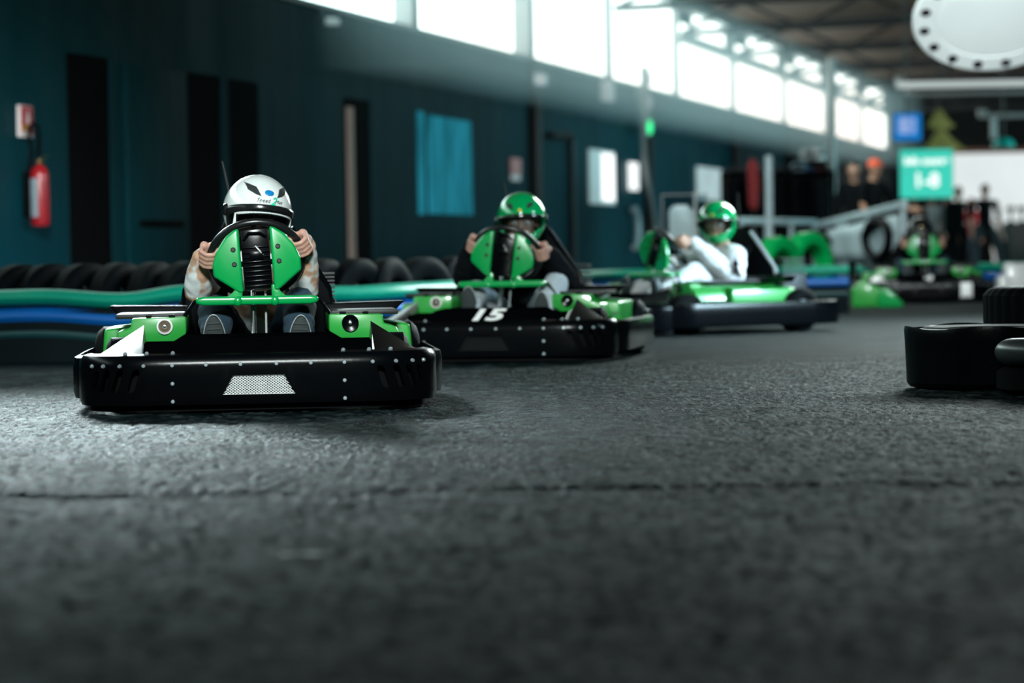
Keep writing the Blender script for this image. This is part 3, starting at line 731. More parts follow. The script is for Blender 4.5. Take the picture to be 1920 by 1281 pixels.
def make_kart():
    k = thing('go_kart', 'k', 'go-kart')
    prof = [(0, .030), (.006, .055), (.006, .160), (.002, .184), (-.010, .197), (-.038, .203), (-.038, .194), (-.016, .186), (-.010, .160), (-.010, .030)]
    path = [V((x, y, 0)) for x, y in plan]
    me = sweep(path, prof).mesh('bumper')
    cut = MB()
    for x, zc, h in [(.418, .112, .078), (.470, .112, .080), (.512, .112, .078), (.545, .112, .072)]:
        for s in (-1, 1):
            p, t, n_ = plan_at(s * x)
            poly = []
            w_, hh = .0125, h / 2 - .0125
            for q in range(9):
                an = math.pi * q / 8; poly.append((w_ * math.cos(an), hh + w_ * math.sin(an)))
            for q in range(9):
                an = math.pi + math.pi * q / 8; poly.append((w_ * math.cos(an), -hh + w_ * math.sin(an)))
            pts = [p + n_ * 0.04 + t * (a - s * b * 0.32) + V((0, 0, zc + b)) for a, b in poly]
            cut.prism(pts, -n_ * 0.08)
    cut.prism([(-.122, -.03, .062), (.122, -.03, .062), (.085, -.03, .127), (-.085, -.03, .127)], (0, .06, 0))
    me = boolean(me, cut.mesh('cut'))
    me.set_sharp_from_angle(angle=R(35))
    link_mesh('bumper', me, BLK, k)
    sweep([V((x * .955, y + .035, 0)) for x, y in plan], [(0, .008), (0, .18), (-.02, .18), (-.02, .008)]).build('bumper_core', BLKM, k)  # added backing, blocks light through the slots and under the bumper
    # expanded-metal grille
    g = MB()
    def clip(z): return .122 + (.085 - .122) * (z - .062) / .065
    for q in range(-40, 41):
        for sg_ in (-1, 1):
            pts = []
            for u in range(0, 14):
                z = .062 + .065 * u / 13; x = q * .0115 + sg_ * (z - .0945) * 1.35
                if abs(x) < clip(z): pts.append((x, .004 + 0.0012 * sg_, z))
            if len(pts) > 1: g.tube(pts, .0016, 4)
    g.tube([(-.122, .004, .062), (.122, .004, .062), (.085, .004, .127), (-.085, .004, .127)], .002, 5, closed=True)
    g.build('grille', MESHM, k)
    sm = MB().lathe([(0, .006), (.0055, .0055), (.0075, .002), (.0075, -.002)], 12).mesh('screw'); sm.materials.append(SCREW)
    def screw(p, n_):
        o = bpy.data.objects.new('screw', sm); COL.objects.link(o); o.parent = k
        o.location = p; o.rotation_euler = n_.to_track_quat('Z', 'Y').to_euler()
    for x in (.060, .175, .2875, .382, .460, .515, .552):
        for s in (-1, 1):
            p, t, n_ = plan_at(s * x); screw(p + n_ * .007 + V((0, 0, .163)), n_)
    for s in (-1, 1):
        for z in (.102, .042):
            screw(V((s * .2875, -.005, z)), V((0, -1, 0)))
        for x in (.285, .372, .445):
            p, t, n_ = plan_at(s * x); screw(V((s * x, p.y + .026, .203)), V((0, -.75, .66)))
    # black nose with side wings
    xs = [-.56, -.52, -.47, -.43, -.41, -.392, -.385, -.34, -.29, -.25, -.2, -.1, 0, .1, .2, .25, .29, .34, .385, .392, .41, .43, .47, .52, .56]
    rows = []
    for x in xs:
        ax = abs(x); p, t, n_ = plan_at(max(-.58, min(.58, x)))
        yf = p.y + .014
        if ax <= .386:
            zz = -.022 * min(1, max(0, (ax - .25) / .04)); pr = [(yf, .188), (yf + .04, .216 + zz * .4), (yf + .088, .250 + zz), (yf + .2, .254 + zz), (.37, .257 + zz), (.40, .21)]
        else:
            u = min(1, (ax - .392) / (.555 - .392)); zr = .292 - .105 * u; yr = .38 - .16 * u
            if yr < yf + .08: yr = yf + .08
            pr = [(yf, .186)] + [(yf + (yr - yf) * v, .188 + (zr - .188) * v) for v in (.3, .6, .85, 1.0)] + [(yr + .02, max(zr - .04, .15))]
        rows.append([(x, y, z) for y, z in pr])
    for s in (-1, 1):
        rw = [r_ for x, r_ in zip(xs, rows) if s * x > .384]
        mm = MB(); mm.grid(rw)
        me = evaluated(mm.mesh('nose_wing', 30), [('SOLIDIFY', dict(thickness=.006, offset=-1.0))]); me.set_sharp_from_angle(angle=R(28))
        link_mesh('nose_wing', me, NOSE, k)
    m = MB(); m.grid([r_ for x, r_ in zip(xs, rows) if abs(x) < .386])
    me = evaluated(m.mesh('nose_fairing', 30), [('SOLIDIFY', dict(thickness=.006, offset=-1.0))])
    me.set_sharp_from_angle(angle=R(28))
    link_mesh('nose_fairing', me, NOSEM, k)
    # side pods
    for s in (-1, 1):
        poly = [(.25, .316), (.440, .313), (.444, .280), (.488, .268), (.512, .200), (.46, .19), (.415, .228), (.295, .228), (.25, .255)]
        p = MB().prism([(s * x, .50, z) for x, z in poly], (0, .66, 0), .007, 2).build('side_pod', GF, k)
        fl_ = MB().prism([(s * x, .74, z) for x, z in [(.42, .285), (.548, .272), (.556, .165), (.42, .165)]], (0, .50, 0), .012, 3).build('rear_box', GF, p)
        lx, lz, r0 = s * .325, .283, .027
        mt = Matrix.Translation((lx, .500, lz)) @ Matrix.Rotation(R(90), 4, 'X')
        if s < 0:
            MB().lathe([(r0 * .78, .001), (r0, .001), (r0 + .001, .008), (r0 * .82, .011), (r0 * .78, .006)], 28, mt, closed=True).build('lamp_ring', WHITE, p)
            MB().lathe([(0, .005), (r0 * .78, .005)], 24, mt).build('lamp_reflector', LAMPC, p)
        else:
            MB().lathe([(0, .004), (r0 * .6, .006), (r0 * 1.1, .010), (r0 * 1.12, .001)], 28, mt).build('lamp_ring', BLK, p)
        MB().lathe([(0, .016), (.006, .015), (.010, .010), (.011, .004)], 16, mt).build('lamp_bulb', STEEL, p)
        # clips on the pod top and the black rear deck
        for x in (.30, .38): MB().box((s * x, .53, .319), (.022, .05, .010), None, .003).build('clip', BLKM, p)
        tr = MB(); tr.prism([(s * .25, 1.02, .345), (s * .545, 1.02, .350), (s * .53, 1.02, .338), (s * .50, 1.02, .305), (s * .25, 1.02, .308)], (0, .24, 0), .004, 1)
        tr.build('rear_deck', BLK, k)
        MB().box((s * .38, .80, .318), (.24, .40, .018), None, .005).build('pod_rail', DARKM, p)
        # side protection
        sp = [V((s * x, y, 0)) for x, y in [(.578, .235), (.606, .30), (.630, .36), (.636, .42), (.636, .8), (.636, 1.30), (.625, 1.42), (.595, 1.52), (.54, 1.59)]]
        if s < 0: sp = sp[::-1]
        sweep(sp, [(0, .045), (.006, .07), (.006, .16), (0, .185), (-.02, .192), (-.02, .18), (-.012, .16), (-.012, .045)]).build('side_bumper', BLK, k)
        for y, x, r0, w in ((.44, .47, .125, .12), (1.27, .525, .135, .165)):
            mt = Matrix.Translation((s * x, y, r0)) @ Matrix.Rotation(R(90), 4, 'Y')
            w_ = MB().lathe(tyre_profile(r0, .065, w), 32, mt, closed=True).build('wheel', RUB, k)
            MB().lathe([(0, -w * .3), (.062, -w * .35), (.066, -w * .4), (.066, w * .4), (.062, w * .35), (0, w * .3)], 24, mt).build('hub', GREYM, w_)
        # steering uprights and braces
        MB().prism([(s * .052, .555, .372), (s * .115, .555, .372), (s * .082, .555, .400), (s * .072, .555, .425), (s * .050, .555, .425)], (0, .022, 0), .006).build('bracket', G, k)
        MB().tube([(s * .205, .56, .372), (s * .222, .56, .366), (s * .252, .565, .322), (s * .262, .57, .302), (s * .264, .58, .22)], .0065, 8).build('brace', BLK, k)
        MB().tube([(s * .13, 1.22, .63), (s * .27, 1.30, .40), (s * .30, 1.32, .15)], .012, 8).build('seat_stay', BLK, k)
    sweep([V((x, y, 0)) for x, y in [(.53, 1.60), (.4, 1.625), (0, 1.635), (-.4, 1.625), (-.53, 1.60)]], [(0, .05), (0, .19), (-.02, .19), (-.02, .05)]).build('rear_bumper', BLK, k)
    # green cross beam, column
    b = MB(); b.prism([(-.215, .50, .360), (-.19, .50, .353), (.19, .50, .353), (.215, .50, .360), (.215, .50, .380), (.19, .50, .384), (-.19, .50, .384), (-.215, .50, .380)], (0, .12, 0), .009, 3)
    for x in (-.068, .062): b.sphere((x, .505, .367), (.016, .012, .018))
    b.build('cross_beam', G, k)
    MB().tube([(-.014, .60, .40), (-.014, .50, .19)], .010, 12).build('steering_column', STEEL, k)
    MB().tube([(.03, .62, .40), (.03, .50, .19)], .004, 8).build('cable', GREYM, k)
    # steering wheel: origin at the wheel centre so that it turns
    def at_wheel(o):
        o.location = WC; o.parent = k; return o
    pts = []
    for q in range(48):
        p, o_, a_, q_ = rim_frame(q * 7.5, 0); pts.append(p - WC)
    w = MB(); w.tube(pts, .0135, 12, closed=True)
    sw = at_wheel(w.build('steering_wheel', RIMM))
    sp = MB()
    for an in (90, 200, 340):
        p, o_, a_, q_ = rim_frame(an, 0); sp.tube([V((0, 0, 0)), (p - WC) * .92], .010, 8)
    sp.sphere((0, 0, 0), .03); sp.build('spokes', BLKM, sw)
    for s in (-1, 1):
        poly = [(.054, .115), (.072, .110), (.103, .088), (.137, .043), (.156, -.006), (.155, -.048), (.072, -.110), (.054, -.113)]
        pl = MB().prism([(s * x, -.145, z - .003) for x, z in poly], (0, .028, 0), .009, 3).build('steering_plate', G)
        at_wheel(pl)
        for z in (.038, -.014):
            MB().lathe([(0, .004), (.006, .004), (.009, .001), (.009, -.004)], 14, Matrix.Translation((s * .079, -.146, z)) @ Matrix.Rotation(R(90), 4, 'X')).build('bolt', DARKM, pl)
    d = MB(); d.box((0, -.115, -.002), (.10, .02, .215), None, .004)
    for q in range(9): d.box((0, -.128, -.095 + q * .017), (.094, .008, .006), None, .002)
    d.tube([(-.04, -.13, .07), (-.02, -.135, .092), (.02, -.135, .09), (.04, -.13, .075)], .005, 8)
    d.box((0, -.132, .01), (.05, .008, .03), None, .003)
    at_wheel(d.build('centre_grille', BLK))
    MB().tube([(.0, -.128, .045), (.012, -.136, .03), (.024, -.132, .012)], .003, 6).build('cable', GREYM, children(k)[-1] if False else sw)
    # floor, seat, engine, antenna
    MB().box((0, .78, .055), (.50, 1.3, .02), None, .005).build('floor_tray', BLKM, k)
    st = []
    for q in range(9):
        u = q / 8
        y = .92 + .30 * u; z = .11 + .42 * max(0, (u - .3) / .7) ** 1.1
        hw = .19 - .03 * u
        dz = .12 * (1 - .95 * u); st.append([(-hw, y - .10 * (1 - .6 * u), z + dz), (-hw * .93, y - .02, z + dz * .4), (-hw * .5, y, z), (0, y + .005, z - .004), (hw * .5, y, z), (hw * .93, y - .02, z + dz * .4), (hw, y - .10 * (1 - .6 * u), z + dz)])
    m = MB(); m.grid(st)
    link_mesh('seat', evaluated(m.mesh('seat'), [('SOLIDIFY', dict(thickness=.012, offset=0))]), BLKM, k)
    MB().prism([(-.115, 1.24, .66), (.115, 1.24, .66), (.30, 1.30, .34), (.30, 1.30, .15), (-.30, 1.30, .15), (-.30, 1.30, .34)], (0, .02, 0), .006).build('back_panel', BLKM, k)
    e = MB(); e.box((.20, 1.44, .25), (.20, .20, .22), None, .012)
    for q in range(7): e.box((.20, 1.44, .37 + q * .014), (.19, .18, .006))
    e.tube([(.10, 1.44, .30), (.02, 1.50, .30), (-.06, 1.52, .22)], .022, 10); e.box((-.2, 1.44, .22), (.22, .2, .16), None, .015)
    e.build('engine', DARKM, k)
    MB().tube([(-.075, 1.28, .60), (-.085, 1.30, .70), (-.122, 1.32, .885)], [.006, .005, .003], 8).build('antenna', DARKM, k)
    return k

def place(o, px, Z, eff, x_off=0):
    X = Xat(px, Z); al = math.atan2(X, Z)
    o.location = (X, Z, 0); o.rotation_euler = (0, 0, -(al + R(eff)))
KARTS = {}
proto = make_kart()
specs = [('front', 484, 10.0, 0.0, -3.8, 'nearest go-kart, green and black, driven by the child in the white helmet'),
         ('second', 906, 14.1, 10.5, 7.0, 'green and black go-kart numbered 15, second in line on the track'),
         ('third', 1092, 18.4, 55.0, 24.0, 'green and black go-kart turned side-on, driven by the person in white hoodie'),
         ('far', 1741, 27.0, -4.0, 2.0, 'far green and black go-kart standing by the barrier below the teal screen')]
for i, (key, px, Z, eff, wr, lab) in enumerate(specs):
    k = proto if i == 0 else copy_tree(proto)
    place(k, px, Z, eff); k['label'] = lab; k['group'] = 'go-karts on the track'
    KARTS[key] = (k, wr)
    for ch in children(k):
        if ch.name.split('.')[0] in ('steering_wheel', 'steering_plate', 'centre_grille'): ch.rotation_euler = (0, R(wr), 0)
k2 = KARTS['second'][0]
for c in children(k2) + children(KARTS['third'][0]) + children(KARTS['far'][0]):
    if c.name.startswith('grille'):
        c.data = c.data.copy(); c.data.materials.clear(); c.data.materials.append(DARKM); c['label'] = 'dark grille mesh'
me = text_mesh('15', .124, shear=.22, bold=.0045, extrude=.0008)
sl = math.atan2(.062, .088)
mt = Matrix.Translation((0, .0535, .2225)) @ Matrix.Rotation(sl, 4, 'X')
mt = Matrix.Translation(V((0, -math.sin(sl), math.cos(sl))) * .0045) @ mt @ Matrix.Diagonal((1.34, 1, 1, 1))
o = link_mesh('race_number', me, TXW, k2, mt); o['label'] = 'white race number 15'
pod = [c for c in children(k2) if c.name.startswith('side_pod')][-1]
o = link_mesh('maker_lettering', text_mesh('sodikart', .036, bold=.0008, extrude=.0004), DG, pod, Matrix.Translation((.495, .7385, .215)) @ FACE)
o = link_mesh('number_sticker', text_mesh('4', .10, shear=.15, bold=.006, extrude=.0008), TXW, KARTS['far'][0], mt)
for c in children(KARTS['third'][0]):
    if c.name.startswith('seat_stay') and c.data.vertices[0].co.x > 0:
        c.data = c.data.copy(); c.data.materials.clear(); c.data.materials.append(GREYM)
o = MB().box((.34, -.003, .115), (.10, .012, .13), None, .004).build('sticker', WHITE, KARTS['far'][0]); o['label'] = 'white square sticker'

# ------------------------------------------------------------------ people
def blob_bm(chains, spheres=()):
    m = MB()
    for ch in chains:
        for (p, r) in ch:
            bmesh.ops.create_icosphere(m.bm, subdivisions=2, radius=r, matrix=Matrix.Translation(V(p)))
        for (p, r), (q, r2) in zip(ch, ch[1:]):
            if (V(q) - V(p)).length > 1e-4: m.tube([p, q], [r, r2], 14)
    for c, r in spheres:
        m.sphere(c, r, None, 24, 16)
    return m
def remesh(m, voxel, smooth=3, wrinkle=0.0, wscale=14.0):
    me = bpy.data.meshes.new('b'); bmesh.ops.recalc_face_normals(m.bm, faces=m.bm.faces); m.bm.to_mesh(me); m.bm.free()
    me = evaluated(me, [('REMESH', dict(mode='VOXEL', voxel_size=voxel)), ('SMOOTH', dict(factor=.5, iterations=smooth))])
    if wrinkle:
        me.calc_loop_triangles()
        ns = [v.normal.copy() for v in me.vertices]
        for v, n_ in zip(me.vertices, ns):
            q = V(v.co) * wscale
            v.co += n_ * wrinkle * (noise.noise(V((q.x, q.y, q.z * 1.8))) + .5 * noise.noise(q * 2.3))
    for p in me.polygons: p.use_smooth = True
    return me

def head_parts(c, Rm, s=1.0):
    """chains and spheres of a head; c centre, Rm rotation (faces -Y)"""
    def T(x, y, z): return V(c) + Rm @ V((x * s, y * s, z * s))
    chains = [[(T(0, -.02, -.06), .055 * s), (T(0, -.055, -.085), .032 * s)],                       # jaw
              [(T(0, -.085, .02), .012 * s), (T(0, -.104, -.02), .014 * s)],                          # nose
              [(T(-.018, -.088, -.058), .009 * s), (T(.018, -.088, -.058), .009 * s)],                 # mouth
              [(T(-.05, -.078, .026), .012 * s), (T(.05, -.078, .026), .012 * s)],                     # brow
              [(T(-.077, 0, .01), .014 * s), (T(-.079, .006, -.03), .010 * s)], [(T(.077, 0, .01), .014 * s), (T(.079, .006, -.03), .010 * s)]]
    for k in range(5):
        pass
    chains.append([(T(0, .012, .035), .088 * s), (T(0, -.018, .02), .080 * s), (T(0, -.02, -.03), .068 * s)])
    return chains, T
def eyes(parent, T, s=1.0, Rm=None):
    for sx in (-1, 1):
        e = MB().sphere(T(sx * .031, -.083, .003), .0125 * s, None, 16, 10).build('eye', EYE, parent)
        MB().sphere(T(sx * .031, -.0925, .003), .0055 * s, None, 12, 8).build('iris', PUP, e)

def hand(chains, alpha, roll, wrist_dir, fr=.0088, sp=.0185):
    P, o_, a_, q_ = rim_frame(alpha, roll)
    if a_.z < 0: a_ = -a_
    pal = []
    for i in range(4):
        off = a_ * ((1.5 - i) * sp); ln = (1.0, 1.06, 1.0, .88)[i]
        f = []
        for th, rad in ((-35, .036), (10, .0335), (60, .0285), (112, .0255), (155, .0235)):
            t = R(-35 + (th + 35) * ln)
            f.append((P + off + (o_ * math.cos(t) + q_ * math.sin(t)) * rad, fr * (1.0 if th < 60 else .92)))
        chains.append(f)
        t = R(-55); pal.append((P + off * .95 + (o_ * math.cos(t) + q_ * math.sin(t)) * .038, .0165))
    chains.append(pal)
    th = []
    for t_, rad, up_ in ((-60, .038, .012), (-105, .033, .034), (-150, .027, .040), (-190, .024, .036)):
        t = R(t_); th.append((P + a_ * up_ + (o_ * math.cos(t) + q_ * math.sin(t)) * rad, .0100))
    chains.append(th)
    w = P + wrist_dir
    chains.append([(pal[1][0], .018), (pal[2][0], .018), (P + wrist_dir * .75, .022), (w, .022)])
    return w

def ell_y(a, b, c):
    return lambda x, z: -b * math.sqrt(max(0.0, 1 - (x / a) ** 2 - (z / c) ** 2))
def decal(fy, poly, off, sub=5):
    """polygon in x/z pressed on the helmet front"""
    cx = sum(p[0] for p in poly) / len(poly); cz = sum(p[1] for p in poly) / len(poly)
    ed = []
    for (x0, z0), (x1, z1) in zip(poly, poly[1:] + poly[:1]):
        for k in range(sub): ed.append((x0 + (x1 - x0) * k / sub, z0 + (z1 - z0) * k / sub))
    m = MB(); rings = []
    for u in (1.0, .66, .33):
        rings.append([m.bm.verts.new(V((cx + (x - cx) * u, fy(cx + (x - cx) * u, cz + (z - cz) * u) - off, cz + (z - cz) * u))) for x, z in ed])
    n = len(ed)
    for a, b in zip(rings, rings[1:]):
        for k in range(n): m.bm.faces.new((a[k], a[(k + 1) % n], b[(k + 1) % n], b[k]))
    cv = m.bm.verts.new(V((cx, fy(cx, cz) - off, cz)))
    for k in range(n): m.bm.faces.new((rings[-1][k], rings[-1][(k + 1) % n], cv))
    me_ = m.mesh('decal', 60)
    return evaluated(me_, [('SOLIDIFY', dict(thickness=.002, offset=1.0))])
def patch(a, b, c, az0, az1, el0, el1, f, na=28, ne=8, elf=None):
    m = MB(); rows = []
    for j in range(ne + 1):
        row = []
        for i in range(na + 1):
            az = R(az0 + (az1 - az0) * i / na); e0 = el0; e1 = el1
            if elf: e0, e1 = elf(math.degrees(az))
            el = R(e0 + (e1 - e0) * j / ne)
            row.append((a * f * math.sin(az) * math.cos(el), -b * f * math.cos(az) * math.cos(el), c * f * math.sin(el)))
        rows.append(row)
    m.grid(rows); return m

def helmet(parent, c, yaw, pitch, roll, style, shell_mat):
    a, b, cc = .125, .150, .136
    Rm = Euler((R(pitch), R(roll), R(yaw)), 'XYZ').to_matrix().to_4x4()
    mt = Matrix.Translation(V(c)) @ Rm
    def pt(az, el):
        x = a * math.sin(az) * math.cos(el); y = -b * math.cos(az) * math.cos(el); z = cc * math.sin(el)
        if el < 0:
            k = min(1, -el / .6)
            if style == 'full': y *= 1 + .16 * k * max(0, math.cos(az)); x *= 1 - .10 * k * k; z *= 1 + .22 * (.5 + .5 * math.cos(az))
            else: x *= 1 - .04 * k
            if math.cos(az) < 0: y *= 1 - .10 * k
        return V((x, y, z))
    m = MB(); azs = list(range(-180, 180, 6))
    top_el = 90
    def band(az):
        aa = abs(az)
        if style == 'full': return (-20, 17, 62)
        return (-62, 10, 66)
    lo, hi, wid = band(0)
    def lim(az):           # opening limits at this azimuth
        aa = abs(az)
        if aa >= wid: return None
        u = aa / wid
        if style == 'full': return (lo - 6 + 12 * u ** 2, hi - 9 * u ** 3)
        return (-62, hi + 4 - 14 * u ** 2)
    els_low = [-52 + (32 * j / 6) for j in range(7)]
    cols = []
    for az in azs:
        l = lim(az) or (lo + 3, hi - 6)
        if style == 'full': els = [-50 + (l[0] + 50) * j / 6 for j in range(7)] + [l[0] + (l[1] - l[0]) * j / 5 for j in range(1, 6)] + [l[1] + (88 - l[1]) * j / 12 for j in range(1, 13)]
        else:
            l2 = (-50, l[1] if abs(az) < wid else -2)
            els = [-50 + (l2[1] + 50) * j / 11 for j in range(12)] + [l2[1] + (88 - l2[1]) * j / 12 for j in range(1, 13)]
        cols.append((az, [m.bm.verts.new(pt(R(az), R(e))) for e in els]))
    n = len(cols); ne = len(cols[0][1])
    for i in range(n):
        az, v0 = cols[i]; az1, v1 = cols[(i + 1) % n]
        mid = az + 3
        for j in range(ne - 1):
            if abs(mid) < wid:
                if style == 'full' and 6 <= j < 11: continue
                if style == 'jet' and j < 11: continue
            m.bm.faces.new((v0[j], v1[j], v1[j + 1], v0[j + 1]))
    m.bm.faces.new([c_[1][-1] for c_ in cols])
    me = evaluated(m.mesh('helmet', 60), [('SOLIDIFY', dict(thickness=.014, offset=-1.0)), ('SUBSURF', dict(levels=1, render_levels=1))])
    for p in me.polygons: p.use_smooth = True
    h = link_mesh('helmet', me, shell_mat, parent, mt)
    # black liner inside
    ln = patch(a, b, cc, -180, 180, -45, 80, .86, 36, 12); ln_o = ln
    keep = MB(); rows = []
    for j in range(13):
        el = -46 + 126 * j / 12
        rows.append([(a * .87 * math.sin(R(az)) * math.cos(R(el)), -b * .87 * math.cos(R(az)) * math.cos(R(el)), cc * .87 * math.sin(R(el))) for az in range(72, 289, 9)])
    keep.grid(rows); keep.build('liner', HB, h)
    fy = ell_y(a, b, cc)
    for s in (-1, 1):
        if style == 'jet': poly = [(s * x, z) for x, z in [(.075, .104), (.043, .092), (.030, .062), (.050, .068), (.071, .080)]]
        else: poly = [(s * x, z) for x, z in [(.064, .094), (.038, .088), (.034, .066), (.050, .070), (.066, .078)]]
        link_mesh('vent', decal(fy, poly, .0015), VENT, h)
        px_ = MB().lathe([(0, .012), (.016, .012), (.022, .006), (.024, -.004)], 24, Matrix.Translation((s * (a - .004), -.012, -.004)) @ Matrix.Rotation(R(s * 90), 4, 'Y'))
        px_.build('visor_pivot', HB, h)
    def put_text(body, size, x0, z0, material, shear=0, bold=0, name='lettering', sx=1.0):
        me = text_mesh(body, size, shear, bold, .0)
        for v in me.vertices:
            x = x0 + v.co.x * sx; z = z0 + v.co.y
            v.co = V((x, fy(x, z) - .0032, z))
        link_mesh(name, me, material, h)
    ov = [(.021 * math.cos(q * math.pi / 10), .064 + .0125 * math.sin(q * math.pi / 10)) for q in range(20)]
    if style == 'jet':
        ov = [(.017 * math.cos(q * math.pi / 10), .076 + .0095 * math.sin(q * math.pi / 10)) for q in range(20)]
        o = link_mesh('sticker', decal(fy, ov, .0012, 1), BLUES, h); o['label'] = 'blue oval sticker'
        put_text('M', .014, 0, .076, TXW, 0, .0006)
        put_text('Speed', .020, -.023, .048, TXK, .3, .0, 'lettering', 1.0)
        put_text('2', .040, .012, .047, TXG, .5, .0006)
        put_text('Max', .018, .036, .047, TXK, .3)
    else:
        ov = [(.011 * math.cos(q * math.pi / 6), .062 + .006 * math.sin(q * math.pi / 6)) for q in range(12)]
        o = link_mesh('sticker', decal(fy, ov, .0012, 1), YELS, h); o['label'] = 'yellow sticker'
        put_text('Speed2Max', .016, 0, .042, TXK, .3, .0003)
    if style == 'jet':
        tm_ = patch(a, b, cc, -76, 76, 0, 0, 1.028, 36, 3, lambda az: (6 - 13 * (abs(az) / 66) ** 2, 14 - 8 * (abs(az) / 66) ** 2))
        link_mesh('visor_seal', evaluated(tm_.mesh('visor_seal'), [('SOLIDIFY', dict(thickness=.004, offset=1))]), HB, h)
        vm = patch(a, b, cc, -80, 80, 0, 0, 1.03, 36, 10, lambda az: (-42, 9 - 14 * (abs(az) / 66) ** 2))
        link_mesh('visor', vm.mesh('visor', 80), VISD, h)
        rm_ = MB(); pts = []
        for q in range(-10, 11):
            az = q * 5.6; e_ = 2 - 8 * (abs(az) / 60) ** 2
            pts.append(V((a * .985 * math.sin(R(az)) * math.cos(R(e_)), -b * .985 * math.cos(R(az)) * math.cos(R(e_)), cc * .985 * math.sin(R(e_)))))
        pts = [V((pts[0].x, pts[0].y + .01, -.075))] + pts + [V((pts[-1].x, pts[-1].y + .01, -.075))]
        rm_.tube(pts, .0075, 8); rm_.build('opening_rim', HW, h)
    else:
        tm_ = patch(a, b, cc, -66, 66, 0, 0, 1.012, 36, 3, lambda az: (12 - 9 * (abs(az) / 62) ** 2, 19 - 10 * (abs(az) / 62) ** 2))
        link_mesh('visor_seal', evaluated(tm_.mesh('visor_seal'), [('SOLIDIFY', dict(thickness=.003, offset=1))]), HB, h)
        vm = patch(a, b, cc, -70, 70, 0, 0, 1.03, 36, 8, lambda az: (-19 + 6 * (abs(az) / 62) ** 2, 15 - 9 * (abs(az) / 62) ** 2))
        link_mesh('visor', vm.mesh('visor', 80), VIS, h)
    return h

def shoe(parent, heel, toe, upv, wid=.038, trim=False):
    heel, toe = V(heel), V(toe); d = (toe - heel); L = d.length; d.normalize()
    upv = (V(upv) - d * V(upv).dot(d)).normalized()          # from the sole to the ankle
    side = d.cross(upv)
    out = []
    for k in range(28):
        an = 2 * math.pi * k / 28; u = math.cos(an); w = math.sin(an)
        wd = wid * (1.0 if u > 0 else .80) * (1 - .06 * u * u)
        out.append(heel + d * (L * (.5 + .5 * u)) + side * (w * wd))
    s_ = MB(); s_.prism([p for p in out], upv * .022, .005, 2)
    for q in range(8):
        c = heel + d * L * (.14 + .105 * q); wv = wid * .62
        s_.bar(c - side * wv - upv * .001, c + side * wv - upv * .001, .005, .006)
    so = s_.build('shoe', SOLE, parent)
    ch = [[(heel + d * L * .12 + upv * .055, wid * .78), (heel + d * L * .42 + upv * .048, wid * .85), (heel + d * L * .72 + upv * .036, wid * .80), (heel + d * L * .90 + upv * .028, wid * .58)],
          [(heel + d * L * .14 + upv * .055, wid * .78), (heel + d * L * .16 + upv * .10, wid * .82)]]
    link_mesh('shoe_upper', remesh(blob_bm(ch), .006, 3), SHOE, so)
    m = MB(); m.tube([p + upv * .024 for p in out], .0032, 6, closed=True); m.build('welt', GREYM, so)
    return so

